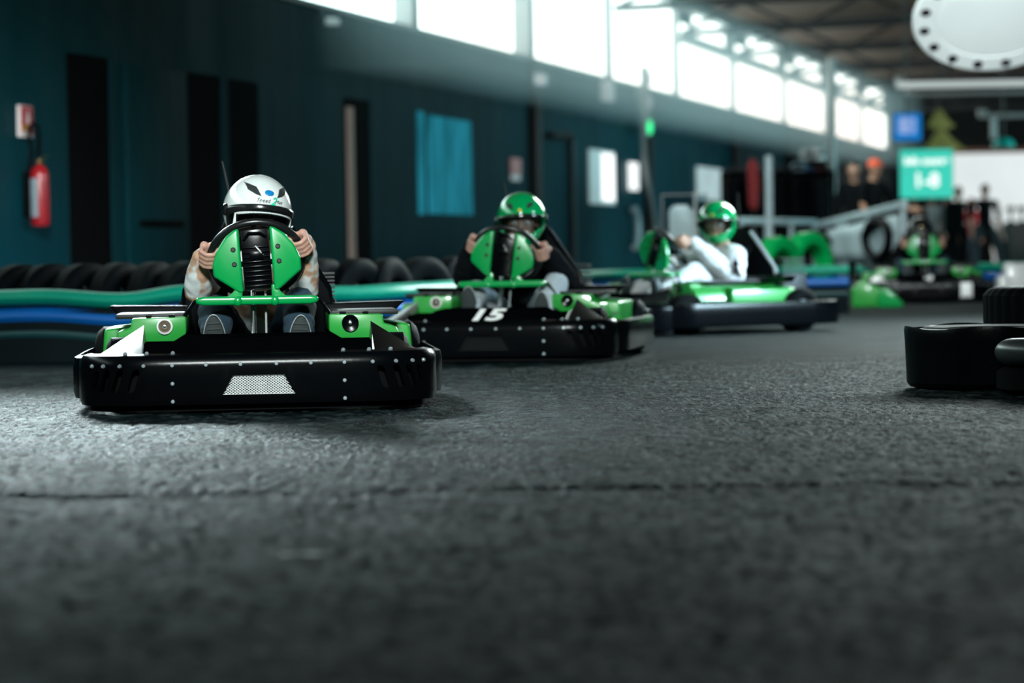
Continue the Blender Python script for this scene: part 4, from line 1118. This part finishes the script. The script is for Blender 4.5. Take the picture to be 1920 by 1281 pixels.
def driver(kart, wr, label, hp, hyaw, hpitch, hroll, alphas, style, hmat, top_mat, leg_mat, knees, feet, skin=SKIN, voxel=.0042, elbows=None, extra_top=0.0, face_yaw=None, long_sleeve=.92):
    Rm = Euler((R(hpitch), R(hroll), R(hyaw)), 'XYZ').to_matrix()
    hp = V(hp); ch, T = head_parts(hp + Rm @ V((0, .005, -.012)), Rm, 1.0)
    bsh = V((hp.x * .5, 1.07, .475))
    sh = [bsh + V((s * .145, -.01, 0)) for s in (-1, 1)]
    ch.append([(hp + V((0, .02, -.10)), .05), (bsh + V((0, 0, .03)), .055)])
    ch.append([(V((0, 1.09, .20)), .10), (V((0, 1.10, .30)), .098), (bsh + V((0, .01, -.06)), .10)])
    ch.append([(sh[0], .052), (bsh, .065), (sh[1], .052)])
    arms = []
    for i, s in enumerate((-1, 1)):
        P, o_, a_, q_ = rim_frame(alphas[i], wr)
        wd = o_ * .028 - q_ * .070 - V((0, 0, .030))
        w = hand(ch, alphas[i], wr, wd)
        el = V(elbows[i]) if elbows else V((s * .235, .90, .40))
        arms.append((sh[i], el, w))
        ch.append([(sh[i], .048), (sh[i].lerp(el, .5), .042), (el, .036), (el.lerp(w, .4), .034), (w, .022)])
    legs = []
    for i, s in enumerate((-1, 1)):
        hip = V((s * .085, 1.06, .17)); kn = V(knees[i]); an = V(feet[i])
        legs.append((hip, kn, an))
        ch.append([(hip, .075), (hip.lerp(kn, .5), .066), (kn, .050), (kn.lerp(an, .35), .050), (an, .032)])
    me = remesh(blob_bm(ch), voxel, 2)
    b = link_mesh('person', me, skin)
    b.matrix_world = kart.matrix_world.copy() if False else Matrix.Translation(kart.location) @ Euler(kart.rotation_euler).to_matrix().to_4x4()
    tag(b, label, 'person', 'kart drivers')
    eyes(b, T)
    g_ = .013 + extra_top
    tc_ = [[(V((0, 1.09, .20)), .10 + g_), (V((0, 1.10, .30)), .10 + g_), (bsh + V((0, .01, -.06)), .104 + g_)],
           [(sh[0], .054 + g_), (bsh, .066 + g_), (sh[1], .054 + g_)], [(bsh, .066 + g_), (bsh + V((0, 0, .045)), .055 + g_ * .6)]]
    for i in range(2):
        s_, e_, w_ = arms[i]
        end = e_.lerp(w_, long_sleeve)
        tc_.append([(s_, .052 + g_), (s_.lerp(e_, .5), .048 + g_), (e_, .044 + g_), (e_.lerp(w_, .45), .041 + g_), (end, .031 + g_ * .55)])
    t_ = link_mesh('top', remesh(blob_bm(tc_), .0062, 3, .006), top_mat, b)
    lc = []
    for h_, k_, a_ in legs:
        lc.append([(V((0, 1.09, .19)), .112), (h_, .088), (h_.lerp(k_, .5), .078), (k_, .063), (k_.lerp(a_, .4), .060), (k_.lerp(a_, .93), .045)])
    link_mesh('trousers', remesh(blob_bm(lc), .0065, 3, .006), leg_mat, b)
    for i, s in enumerate((-1, 1)):
        an = legs[i][2]
        shoe(b, an + V((0, -.012, -.085)), an + V((s * .01, -.05, .105)), V((0, 1, .2)))
    helmet(b, hp, hyaw, hpitch, hroll, style, hmat)
    return b, t_

patt = mat('patterned_sleeve', (0.55, 0.44, 0.36), 0.85, var=0.1, vs=20, bump=0.2, bs=120)
def two_tone(m, c0, c1, scale, lo_, hi_):
    nt = m.node_tree; b = nt.nodes['Principled BSDF']; tc = nt.nodes.new('ShaderNodeTexCoord')
    w_ = nt.nodes.new('ShaderNodeTexNoise'); w_.inputs['Scale'].default_value = scale; w_.inputs['Detail'].default_value = 2
    r = nt.nodes.new('ShaderNodeValToRGB'); r.color_ramp.elements[0].position = lo_; r.color_ramp.elements[1].position = hi_
    r.color_ramp.elements[0].color = c0 + (1,); r.color_ramp.elements[1].color = c1 + (1,)
    nt.links.new(tc.outputs['Object'], w_.inputs['Vector']); nt.links.new(w_.outputs['Fac'], r.inputs[0]); nt.links.new(r.outputs[0], b.inputs['Base Color'])
two_tone(patt, (0.42, 0.25, 0.16), (0.56, 0.60, 0.60), 13, .47, .55)
hood = mat('white_hoodie', (0.80, 0.82, 0.84), 0.85, var=0.03, bump=0.2, bs=100)

k1, w1 = KARTS['front']
driver(k1, w1, 'child in white helmet and beige patterned top gripping the nearest kart wheel', (.006, 1.0, .688), 17, 5, 7, (176, 20), 'jet', HW, patt, JEANS,
       [(-.15, .74, .33), (.15, .76, .35)], [(-.145, .47, .212), (.142, .47, .205)], elbows=[(-.215, .85, .405), (.172, .85, .405)], long_sleeve=.88, extra_top=-.005)
k2, w2 = KARTS['second']
driver(k2, w2, 'driver in green helmet, black top and pale jeans steering kart number 15', (.02, 1.0, .690), 7, 8, -2, (160, 2), 'full', HG, BCLOTH, LJEANS,
       [(-.17, .74, .33), (.235, .72, .36)], [(-.145, .47, .25), (.20, .46, .22)], elbows=[(-.26, .88, .40), (.25, .90, .40)], long_sleeve=.86)
k3, w3 = KARTS['third']
b3, t3 = driver(k3, w3, 'adult driver in green helmet and white hoodie in the side-on kart', (.05, 1.02, .690), 40, 6, -3, (168, 20), 'full', HG, hood, WCLOTH,
       [(-.17, .72, .35), (.19, .72, .38)], [(-.145, .47, .25), (.16, .46, .24)], elbows=[(-.27, .88, .40), (.29, .96, .335)], extra_top=.007, skin=SKIN2)
k4, w4 = KARTS['far']
driver(k4, w4, 'driver in black clothes and black helmet seated in the far kart', (.0, 1.05, .655), 0, 8, 0, (168, 12), 'full', HB, BCLOTH, JEANS,
       [(-.20, .72, .35), (.20, .72, .36)], [(-.145, .47, .25), (.15, .46, .25)], voxel=.007)
# dark print on the hoodie sleeve
cm = MB()
dm = Matrix(((.57, 0, .82, .338), (.82, 0, -.57, .935), (0, 1, 0, .425), (0, 0, 0, 1)))
for pts in ([(0, -.055), (.012, -.01), (.0, .05), (-.014, .0)], [(-.05, -.02), (-.01, .012), (.01, .022), (-.02, .0)], [(.05, -.025), (.012, .012), (-.01, .02), (.025, .0)], [(-.03, -.06), (-.008, -.02), (-.002, -.03)], [(.035, -.065), (.008, -.02), (.0, -.035)]):
    cm.prism([dm @ V((a * 1.25, b * 1.25, -.014)) for a, b in pts], dm.to_3x3() @ V((0, 0, .036)))
link_mesh('sleeve_print', cm.mesh('sleeve_print'), BCLOTH, t3)

def stander(label, px, Z, feet_y=None, h=1.72, yaw=0, shirt=BCLOTH, legs_m=BCLOTH, arms=((-.24, 0, .82), (.24, 0, .82)), skin=SKIN2, hair=HAIR, cap=None, step=.0, lean=0.0, long=False, elb=None, wide=1.0):
    s = h / 1.75
    X = Xat(px, Z)
    def S(x, y, z): return V((x * s * wide + lean * z * .1, y * s, z * s))
    hc = S(lean * .1, -.03, 1.63)
    ch, T = head_parts(hc, Matrix.Identity(3), s * 1.0)
    ch.append([(S(0, 0, 1.52), .055 * s), (S(0, .01, 1.42), .06 * s)])
    ch.append([(S(0, .01, .96), .125 * s), (S(0, 0, 1.12), .115 * s), (S(0, .01, 1.30), .13 * s)])
    ch.append([(S(-.17, .01, 1.40), .058 * s), (S(0, .01, 1.40), .075 * s), (S(.17, .01, 1.40), .058 * s)])
    A = []
    for i, sx in enumerate((-1, 1)):
        sh = S(sx * .18, .01, 1.40); w = S(*arms[i])
        el = S(*elb[i]) if elb and elb[i] else (sh.lerp(w, .5) + V((sx * .03, .03, 0)) * s)
        A.append((sh, el, w))
        ch.append([(sh, .052 * s), (sh.lerp(el, .5), .046 * s), (el, .040 * s), (el.lerp(w, .4), .038 * s), (w, .027 * s)])
        d = (w - el).normalized(); sd = V((0, 1, 0)) if abs(d.y) < .7 else V((0, 0, 1))
        ch.append([(w, .026 * s), (w + d * .05 * s, .033 * s), (w + d * .09 * s, .03 * s)])
        for q in range(4):
            o_ = sd * ((q - 1.5) * .019 * s)
            ch.append([(w + d * .085 * s + o_, .010 * s), (w + d * (.125 + .008 * (q in (1, 2))) * s + o_, .009 * s), (w + d * .16 * s + o_ + V((-sx * .015, 0, 0)) * s, .008 * s)])
        ch.append([(w + d * .03 * s - sd * .03 * s, .012 * s), (w + d * .075 * s - sd * .052 * s, .010 * s)])
    Lg = []
    for i, sx in enumerate((-1, 1)):
        fy_ = step * sx; hip = S(sx * .09, .01, .92); kn = S(sx * .10 + fy_ * .6, -.03, .50); an = S(sx * .11 + fy_, .02, .09)
        Lg.append((hip, kn, an))
        ch.append([(hip, .09 * s), (hip.lerp(kn, .5), .080 * s), (kn, .058 * s), (kn.lerp(an, .35), .056 * s), (an, .036 * s)])
        ch.append([(an + S(0, .02, -.05), .035 * s), (an + S(0, -.12, -.06), .028 * s)])
    b = link_mesh('person', remesh(blob_bm(ch), .0095, 2), skin)
    b.location = (X, Z, 0); b.rotation_euler = (0, 0, R(yaw)); tag(b, label, 'person')
    eyes(b, T, s)
    tc_ = [[(S(0, .01, .93), .140 * s), (S(0, 0, 1.12), .132 * s), (S(0, .01, 1.32), .142 * s)], [(S(-.17, .01, 1.40), .068 * s), (S(0, .01, 1.40), .084 * s), (S(.17, .01, 1.40), .068 * s)]]
    for sh, el, w in A:
        e2 = el.lerp(w, .85) if long else sh.lerp(el, .85)
        tc_.append([(sh, .064 * s), (sh.lerp(el, .5), .062 * s), (el if long else e2, .058 * s), (e2, .045 * s if long else .058 * s)])
    link_mesh('shirt', remesh(blob_bm(tc_), .014, 3, .008, 9), shirt, b)
    lc = [[(h_, .105 * s), (h_.lerp(k_, .5), .092 * s), (k_, .072 * s), (k_.lerp(a_, .5), .068 * s), (a_, .058 * s)] for h_, k_, a_ in Lg]
    link_mesh('trousers', remesh(blob_bm(lc), .014, 3, .008, 9), legs_m, b)
    for h_, k_, a_ in Lg:
        c_ = [[(a_ + S(0, .03, -.045), .045 * s), (a_ + S(0, -.06, -.05), .044 * s), (a_ + S(0, -.14, -.055), .038 * s)]]
        link_mesh('shoe', remesh(blob_bm(c_), .010, 2), SHOE, b)
    if cap:
        c_ = MB().lathe([(.094 * s, 0), (.093 * s, .03 * s), (.080 * s, .07 * s), (.05 * s, .098 * s), (0, .108 * s)], 24, Matrix.Translation(hc + S(0, .01, .035))).sphere(hc + S(0, -.10, .045), (.075 * s, .075 * s, .010 * s))
        c_.build('cap', cap, b)
    elif hair:
        hcn = [[(hc + S(0, .012, .055), .090 * s), (hc + S(0, .04, .02), .082 * s), (hc + S(0, .06, -.03), .062 * s)]]
        link_mesh('hair', remesh(blob_bm(hcn), .010, 2, .006, 30), hair, b)
    return b
stander('man in orange-red cap and black clothes reaching toward the teal screen', 1640, 36.0, h=1.56, yaw=40, cap=ORANGE, arms=((-.22, -.08, .95), (.40, -.30, 1.08)), elb=[None, (.34, -.10, 1.10)], long=False)
stander('bareheaded spectator in black standing left of the red-capped man', 1604, 36.6, h=1.56, yaw=-15, arms=((-.2, -.1, .95), (.2, -.1, .95)), hair=HAIR, long=True)
stander('person in black t-shirt with bare arm hanging, below the left of teal screen', 1714, 52.0, h=1.44, yaw=12, wide=1.22, arms=((-.27, -.02, .80), (.24, 0, .82)))
stander('person in pale grey shirt and orange cap below the teal screen', 1750, 53.0, h=1.46, yaw=-20, shirt=GCLOTH, cap=ORANGE, arms=((-.16, -.2, 1.0), (.18, -.2, 1.0)), skin=SKIN)
stander('dark-haired person in black top turned sideways, left of the walking man', 1798, 51.5, h=1.52, yaw=14, wide=1.22, long=True)
stander('person in black standing between grey-shirted person and dark-haired person', 1775, 54.0, h=1.44, yaw=10, wide=1.22, long=True)
stander('partly hidden person in red top behind the walking man', 1822, 58.0, h=1.42, yaw=0, shirt=RCLOTH, legs_m=JEANS)
stander('man in black t-shirt with bare arms walking in front of the bright opening', 1848, 50.0, h=1.52, yaw=14, wide=1.22, step=.17, lean=.0, arms=((-.24, -.04, .84), (.26, -.05, .82)), skin=SKIN, legs_m=mat('dark_jeans', (0.012, 0.022, 0.028), 0.85, var=.3))

# ------------------------------------------------------------------ things at the back
# steel fence with banner
P1 = V((Xat(1386, 34), 34, 0)); P2 = V((Xat(1530, 38), 38, 0)); P3 = V((Xat(1702, 25.6), 27.2, 0))
def rail_z(px, py, Z): return atZ(px, py, Z).z
zr = .84
f1 = thing('steel_fence', 'steel rail fence running behind the driver in white hoodie', 'fence', P1)
q = P2 - P1
MB().bar((0, 0, zr), (q.x, q.y, zr), .05, .075, .012).build('top_rail', GALV, f1)
for u in (0.02, .34, .66, .98): MB().tube([(q.x * u, q.y * u, 0), (q.x * u, q.y * u, zr)], .025, 10).build('post', GALV, f1)
P2b = V((Xat(1531, 37.6), 37.6, 0)); P3 = V((Xat(1700, 31.4), 31.4, 0))
za, zb = rail_z(1531, 424, 37.6), rail_z(1700, 383, 31.4)
f2 = thing('steel_fence', 'steel rail fence carrying the grey printed banner at right', 'fence', P2b)
q = P3 - P2b
def f2p(u, z): return V((q.x * u, q.y * u, z))
MB().bar(f2p(0, za), f2p(1, zb), .05, .085, .012).build('top_rail', GALV, f2)
for u in (0.02, .30, .36, .62, .98): MB().tube([f2p(u, 0), f2p(u, za + (zb - za) * u)], .028, 10).build('post', GALV, f2)
bn = MB()
nrm = V((q.y, -q.x, 0)).normalized() * (-1 if V((q.y, -q.x, 0)).y > 0 else 1)
rows = []
for i in range(25):
    u = .03 + .94 * i / 24
    rows.append([f2p(u, z) + nrm * (.05 + .015 * math.sin(i * 1.1 + j)) for j, z in enumerate((.36, .46, .56, .66, za + (zb - za) * u - .10))])
bn.grid(rows)
bo = link_mesh('banner', evaluated(bn.mesh('banner', 60), [('SOLIDIFY', dict(thickness=.006))]), BANN)
bo.location = P2b; tag(bo, 'grey and white banner with dark ring print hung on steel fence', 'banner')
pm = MB(); c0 = f2p(.80, .60) + nrm * .09
ud = q.normalized()
pm.tube([c0 + ud * (.75 * math.cos(k * math.pi / 16)) + V((0, 0, .20 * math.sin(k * math.pi / 16))) for k in range(32)], .055, 8, closed=True)
pm.build('ring_print', BLKM, bo)
pm = MB(); c0 = f2p(.14, .60) + nrm * .09
pm.tube([c0 + ud * x + V((0, 0, z)) for x, z in [(-.9, .14), (-.3, .05), (.2, .16), (.8, -.02)]], .03, 8); pm.build('stripe_print', BLKM, bo)
def pole(px, ptop, pbot, Z, r, material, label, ground=True):
    t_ = atZ(px, ptop, Z); bx = Xat(px + 2, Z)
    zb_ = 0.0 if ground else atZ(px, pbot, Z).z
    m = MB(); m.tube([(0, 0, zb_), (t_.x - bx, 0, t_.z)], r, 12)
    m.lathe([(0, zb_), (r * 2.2, zb_), (r * 2.2, zb_ + .015), (0, zb_ + .015)], 16)
    o = m.build('pole', material, None, (bx, Z, 0)); return tag(o, label, 'pole')
pole(1441, 292, 0, 33.0, .04, GALV, 'grey steel pole rising from fence right of the red cloth')
pole(1559, 110, 0, 50.0, .075, GREYM, 'tall pale column reaching from floor to roof by the windows')
# rack of hanging race suits, red cloth, helmets on shelf
X_ = Xat(1470, 41)
rk = thing('clothes_rack', 'dark clothes rack behind the steel fence', 'rack', (X_, 41.5, 0))
MB().tube([(-.75, 0, 0), (-.75, 0, 1.5), (.70, 0, 1.5), (.70, 0, 0)], .02, 8).build('frame', DARKM, rk)
MB().box((0, .02, 1.62), (1.5, .30, .03)).build('shelf', DARKM, rk)
MB().box((0, .25, .80), (1.6, .04, 1.6)).build('back_board', BLKM, rk)
sm_ = remesh(blob_bm([[(V((-.13, 0, 1.36)), .06), (V((0, 0, 1.44)), .05), (V((.13, 0, 1.36)), .06)], [(V((0, 0, 1.36)), .11), (V((0, 0, .9)), .11)], [(V((-.06, 0, .9)), .075), (V((-.06, 0, .25)), .06)], [(V((.06, 0, .9)), .075), (V((.06, 0, .25)), .06)], [(V((-.15, 0, 1.36)), .05), (V((-.20, 0, .85)), .04)], [(V((.15, 0, 1.36)), .05), (V((.20, 0, .85)), .04)]]), .016, 3, .012, 9)
sm_.materials.append(BCLOTH)
for i in range(5):
    o = bpy.data.objects.new('race_suit', sm_); COL.objects.link(o); o.location = (X_ - .55 + i * .27, 41.46, 0.03); o.rotation_euler = (0, 0, R(62 + 7 * ((i * 37) % 5)))
    tag(o, '%s from left of the black race suits hanging on the dark rack' % ORD[i], 'race suit', 'hanging race suits')
o = link_mesh('red_jacket', remesh(blob_bm([[(V((0, 0, .52)), .07), (V((.005, 0, .25)), .075), (V((0, 0, 0)), .06)]]), .012, 2, .012, 12), RCLOTH)
p = atZ(1413, 394, 38.5); o.location = (p.x, 38.5, p.z + .06); tag(o, 'red cloth hanging left of the grey steel pole', 'jacket')
hk = MB().tube([(0, 0, 0), (0, 0, p.z + .72)], .012, 8).build('coat_stand', DARKM, None, (p.x, 38.62, 0)); tag(hk, 'thin dark stand behind the red hanging cloth', 'stand')
for i, (px, py, mm, nm) in enumerate([(1497, 313, mat('pale_blue_shell', (.55, .72, .85), .25, var=.05), 'pale blue'), (1513, 290, GCLOTH, 'grey'), (1531, 290, WHITE, 'white'), (1517, 326, BLUES, 'blue'), (1533, 329, RED, 'red'), (1515, 367, mat('lilac_shell', (.5, .5, .62), .3), 'lilac'), (1539, 360, mat('teal_shell', (.06, .25, .26), .3), 'dark teal')]):
    p = atZ(px, py, 44.0 if i < 3 else 43.0)
    m = MB().sphere((0, 0, 0), (.105, .12, .11)).box((0, -.07, -.05), (.16, .12, .10), None, .04)
    o = m.build('spare_helmet', mm, None, p, (0, 0, R(20 * i)))
    MB().sphere((0, -.035, .0), (.095, .105, .05)).build('visor', HB, o)
    tag(o, '%s spare helmet on the dark shelf stand behind the fence' % nm, 'helmet', 'spare helmets on the shelf stand')
Xs = Xat(1518, 44.2)
hs = thing('helmet_stand', 'dark shelf stand holding the spare helmets left of tall column', 'stand', (Xs, 44.3, 0))
for px, py, Zs in [(1512, 304, 44.2), (1524, 343, 43.3), (1526, 381, 43.3)]:
    zz = atZ(px, py, Zs).z
    MB().box((0, -.15, zz), (.62, .9, .02)).build('shelf', BLKM, hs)
MB().box((0, .30, .95), (.64, .04, 1.9)).build('back_board', BLKM, hs)
# acrylic screen and white barrier panel
Xp = Xat(1286, 25.3)
ac = thing('acrylic_screen', 'clear acrylic screen on a stand left of the third driver', 'screen', (Xp, 25.3, 0))
za, zb = atZ(1286, 447, 25.3).z, atZ(1286, 365, 25.3).z
MB().box((0, 0, (za + zb) / 2), (.38, .008, zb - za)).build('sheet', PLEX, ac)
MB().tube([(-.19, 0, za), (-.19, 0, zb), (.19, 0, zb), (.19, 0, za)], .008, 6, closed=True).build('frame', GREYM, ac)
MB().tube([(.09, 0, 0), (.09, 0, zb + .02)], .014, 8).build('post', GREYM, ac)
MB().box((.0, 0, .012), (.4, .25, .024), None, .005).build('foot', DARKM, ac)
wb = MB(); za2, zb2 = atZ(1280, 449, 26.2).z, atZ(1280, 384, 26.2).z
pr = [(-.12, za2), (.14, za2), (.14, za2 + .10), (.10, zb2 - .06), (.04, zb2), (-.07, zb2), (-.12, zb2 - .05)]
wb.prism([(x, 0, z) for x, z in pr], (0, .09, 0), .02, 3); wb.box((0, .045, za2 / 2), (.06, .06, za2))
wb.box((0, .045, .01), (.3, .3, .02))
o = wb.build('marker_board', WHITE, None, (Xat(1282, 26.2), 26.2, 0)); tag(o, 'white rounded marker board behind the clear acrylic screen', 'board')
# blue timing screen, teal screen
Zt = 46.0
c = atZ(1701, 238, Zt)
tv = thing('timing_screen', 'blue timing screen hung high on the dark wall end', 'screen', c, R(6))
MB().box((0, .03, 0), (.45, .06, .43), None, .008).build('housing', DARKM, tv)
MB().box((0, -.004, 0), (.43, .008, .41)).build('display', BLUEE, tv)
for r_ in range(6):
    link_mesh('lettering', text_mesh('%d  KART %d  31.%d' % (r_ + 1, (7, 15, 4, 12, 9, 2)[r_], r_ + 2), .040, 0, .002), LTXT, tv, Matrix.Translation((-.01, -.012, .125 - r_ * .043)) @ FACE)
MB().tube([(0, .04, .2), (0, .04, 2.2)], .02, 8).build('hanger', DARKM, tv)
Zs = 47.0
c = atZ(1737, 326, Zs)
ts = thing('teal_screen', 'large glowing teal screen with white words above the crowd', 'screen', (c.x, Zs, 0), R(3))
MB().box((0, .05, c.z), (.86, .1, .78), None, .01).build('housing', DARKM, ts)
MB().box((0, -.006, c.z), (.84, .012, .76)).build('display', TEALS, ts)
link_mesh('lettering', text_mesh('Info course', .155, 0, .008), WTXT, ts, Matrix.Translation((0.0, -.016, c.z + .20)) @ FACE)
for nm_, tx_, ox_ in (('digit', '1', -.135), ('dash', '-', 0), ('digit', '8', .125)):
    link_mesh(nm_, text_mesh(tx_, .30, 0, .012), WTXT, ts, Matrix.Translation((ox_, -.016, c.z - .11)) @ FACE)
for sx in (-1, 1): MB().tube([(sx * .25, .06, 0), (sx * .25, .06, c.z - .3)], .025, 8).build('leg', DARKM, ts)
# hanging perforated white disc
Zd = 24.0
c = atZ(1868, 30, Zd)
ds = thing('ceiling_disc', 'big white round disc with dark holes hung from the roof', 'hanging disc', c)
Rd = Matrix.Rotation(R(-36), 4, 'X') @ Matrix.Rotation(R(0), 4, 'Z')
ra = 156 / FPX * Zd
rim = [(ra, -.02), (ra, .02), (0, .02), ]
MB().lathe([(0, -.02), (ra * .70, -.02), (ra * .71, -.012), (ra * .73, -.012), (ra * .74, -.02), (ra * .985, -.02), (ra, -.012), (ra, .02), (0, .02)], 64, Rd).build('disc', DISCW, ds)
for i in range(16):
    an = R(i * 22.5 + 8)
    MB().lathe([(0, -.006), (.042, -.006), (.042, .006), (0, .006)], 16, Rd @ Matrix.Translation((ra * .87 * math.cos(an), ra * .87 * math.sin(an), -.02))).build('hole', DOORK, ds)
MB().tube([(0, 0, 0), (0, .1, 3.0)], .015, 8).build('hanger', DARKM, ds)
# light bars at the right
def light_bar(px0, px1, py, Z, th, material, label, cat='light bar'):
    a_, b_ = atZ(px0, py, Z), atZ(px1, py - 3, Z)
    o = thing('light_bar', label, cat, (a_ + b_) / 2)
    L_ = (b_.x - a_.x) / 2
    MB().box((0, 0, 0), (2 * L_, .08, th), None, .01).build('tube', material, o)
    MB().box((-L_ + .06, .04, th * .6), (.14, .12, th * 1.6), None, .01).build('bracket', GREYM, o)
    for u in (-.6, .6): MB().tube([(L_ * u, .03, 0), (L_ * u, .03, 2.6)], .008, 6).build('hanger', DARKM, o)
    return o
GB = mat('grey_bar', (.45, .48, .48), .4, emit=(.40, .46, .45), es=.9)
light_bar(1682, 2060, 158, 40, .085, GB, 'long pale light bar under the roof at right')
light_bar(1700, 2050, 175, 44, .05, GREYM, 'thinner grey bar just below the long pale light bar')
light_bar(1836, 2060, 217, 48, .075, GREYM, 'short grey bar above the teal dome lamp')
c = atZ(1863, 240, 48); m = MB(); m.tube([(0, 0, -.18), (0, 0, .16)], .05, 10)
tag(m.build('drop_pipe', GREYM, None, c), 'short vertical grey pipe dropping beside the teal dome lamp', 'pipe')
c = atZ(1882, 276, 47)
dl = thing('dome_lamp', 'teal dome lamp hanging in front of the bright opening', 'lamp', c)
MB().lathe([(.175, 0), (.17, .05), (.14, .10), (.09, .135), (.03, .15), (0, .15)], 28).build('shade', TEALL, dl)
MB().lathe([(0, -.02), (.06, -.01), (.16, .0)], 20).build('underside', DARKM, dl)
MB().tube([(0, 0, .14), (0, 0, 2.2)], .01, 6).build('cord', DARKM, dl)
# yellow-green pennant
c = atZ(1760, 244, 58)
pm = MB(); rows = []
for i in range(13):
    u = i / 12; hw = (.05 + .30 * ((u * 2) % 1 if u < 1 else 1)) * (.7 + .5 * u)
    rows.append([(-hw + .06 * u, .03 * math.sin(i), .40 - .80 * u), (-hw * .3, .06 * math.sin(i * 1.3), .40 - .80 * u), (hw * .3, -.03 * math.cos(i), .40 - .80 * u), (hw + .1 * u, .04 * math.sin(i * 2), .40 - .80 * u)])
pm.grid(rows)
o = link_mesh('pennant', evaluated(pm.mesh('pennant', 70), [('SOLIDIFY', dict(thickness=.02))]), PLANT); o.location = c
tag(o, 'yellow-green pointed pennant hanging between blue screen and dome lamp', 'pennant')
MB().tube([(0, 0, .36), (0, 0, 1.9)], .01, 6).build('cord', DARKM, o)
# counter, stands at far right
a_ = Xat(1886, 66)
ct = MB().box((2.0, 0, .5), (4.0, .8, 1.0), None, .02).build('counter', mat('dark_teal_counter', (.006, .03, .034), .5, var=.3), None, (a_, 66, 0)); tag(ct, 'dark teal counter below the bright opening at right edge', 'counter')
for i, (px, zc) in enumerate([(1896, .0), (1917, .0)]):
    o = MB().lathe([(0, 0), (.09, 0), (.09, .02), (.03, .04), (.03, .24), (.10, .26), (.10, .34), (0, .36)], 16).build('bar_pump', DARKM, None, (Xat(px, 65.9), 65.9, 1.0)); tag(o, ['left', 'right'][i] + ' one of the two dark bar pumps on the dark teal counter', 'bar pump', 'bar pumps on the counter')
o = MB().box((0, 0, .62), (.10, .04, .62), None, .03).box((0, 0, .16), (.05, .05, .32)).box((0, 0, .01), (.3, .3, .02)).build('marker_post', WHITE, None, (Xat(1865, 58), 58, 0)); tag(o, 'slim white marker post right of the walking man', 'post')
o = MB().tube([(-.10, 0, .22), (.02, 0, 0), (.10, 0, -.22)], .045, 8).build('wall_sign', WHITE, None, atZ(1873, 430, 64)); tag(o, 'tilted white bottle-shaped sign beside the dark counter', 'sign')
# green marker block and white box by the far kart
p = atG(1648, 577)
gb = MB()
gb.prism([(-.19, .0, .0), (.19, .0, .0), (.19, 0, .02), (.06, 0, .15), (-.02, 0, .17), (-.19, 0, .10)], (0, .10, 0), .008)
gb = MB()
gb.prism([(-.02, 0, .0), (.17, 0, .0), (.19, 0, .03), (.06, 0, .165), (-.01, 0, .15)], (0, .16, 0), .012, 3)
o = gb.build('marker_block', G, None, (p.x + .02, p.y, 0), (0, 0, R(-8))); tag(o, 'green sloped plastic block on the floor left of the far kart', 'marker block')
gb = MB(); gb.prism([(-.19, 0, .0), (.13, 0, .0), (.15, 0, .13), (-.02, 0, .19), (-.10, 0, .235), (-.19, 0, .16)], (0, .2, 0), .012, 3)
o = gb.build('pod_cover', GF, None, (p.x - .0, p.y + .32, 0), (0, 0, R(-4))); tag(o, 'pale lit green plastic cover behind the green sloped block', 'cover')
p = atG(1684, 566); o = MB().box((0, 0, .10), (.09, .1, .20), Euler((0, R(24), 0)).to_matrix(), .012).build('white_box', WHITE, None, (p.x, p.y + .5, .04)); tag(o, 'small tilted white box between the green block and far kart', 'box')
p = atG(1910, 540); o = MB().box((0, 0, .17), (.30, .2, .34), None, .02).box((-.16, -.02, .11), (.12, .2, .22), None, .02).build('white_crate', WHITE, None, (Xat(1912, 28.6), 28.6, 0)); tag(o, 'white crate standing behind the stacked tyres at right edge', 'crate')

# ------------------------------------------------------------------ scattering box added for lens bloom and hazy air at the windows
hz = bpy.data.materials.new('thin_haze'); hz.use_nodes = True; nt = hz.node_tree; nt.nodes.clear()
o_ = nt.nodes.new('ShaderNodeOutputMaterial'); vs_ = nt.nodes.new('ShaderNodeVolumeScatter')
vs_.inputs['Color'].default_value = (0.62, 0.93, 1.0, 1); vs_.inputs['Density'].default_value = 0.110; vs_.inputs['Anisotropy'].default_value = 0.35
nt.links.new(vs_.outputs[0], o_.inputs['Volume'])
m = MB(); wbox(m, 27.0, 68.0, 2.3, 3.9, 0.35, 1.9)
h_ = m.build('haze', hz); tag(h_, 'thin dusty haze lit by the window band', 'haze', None, 'stuff')
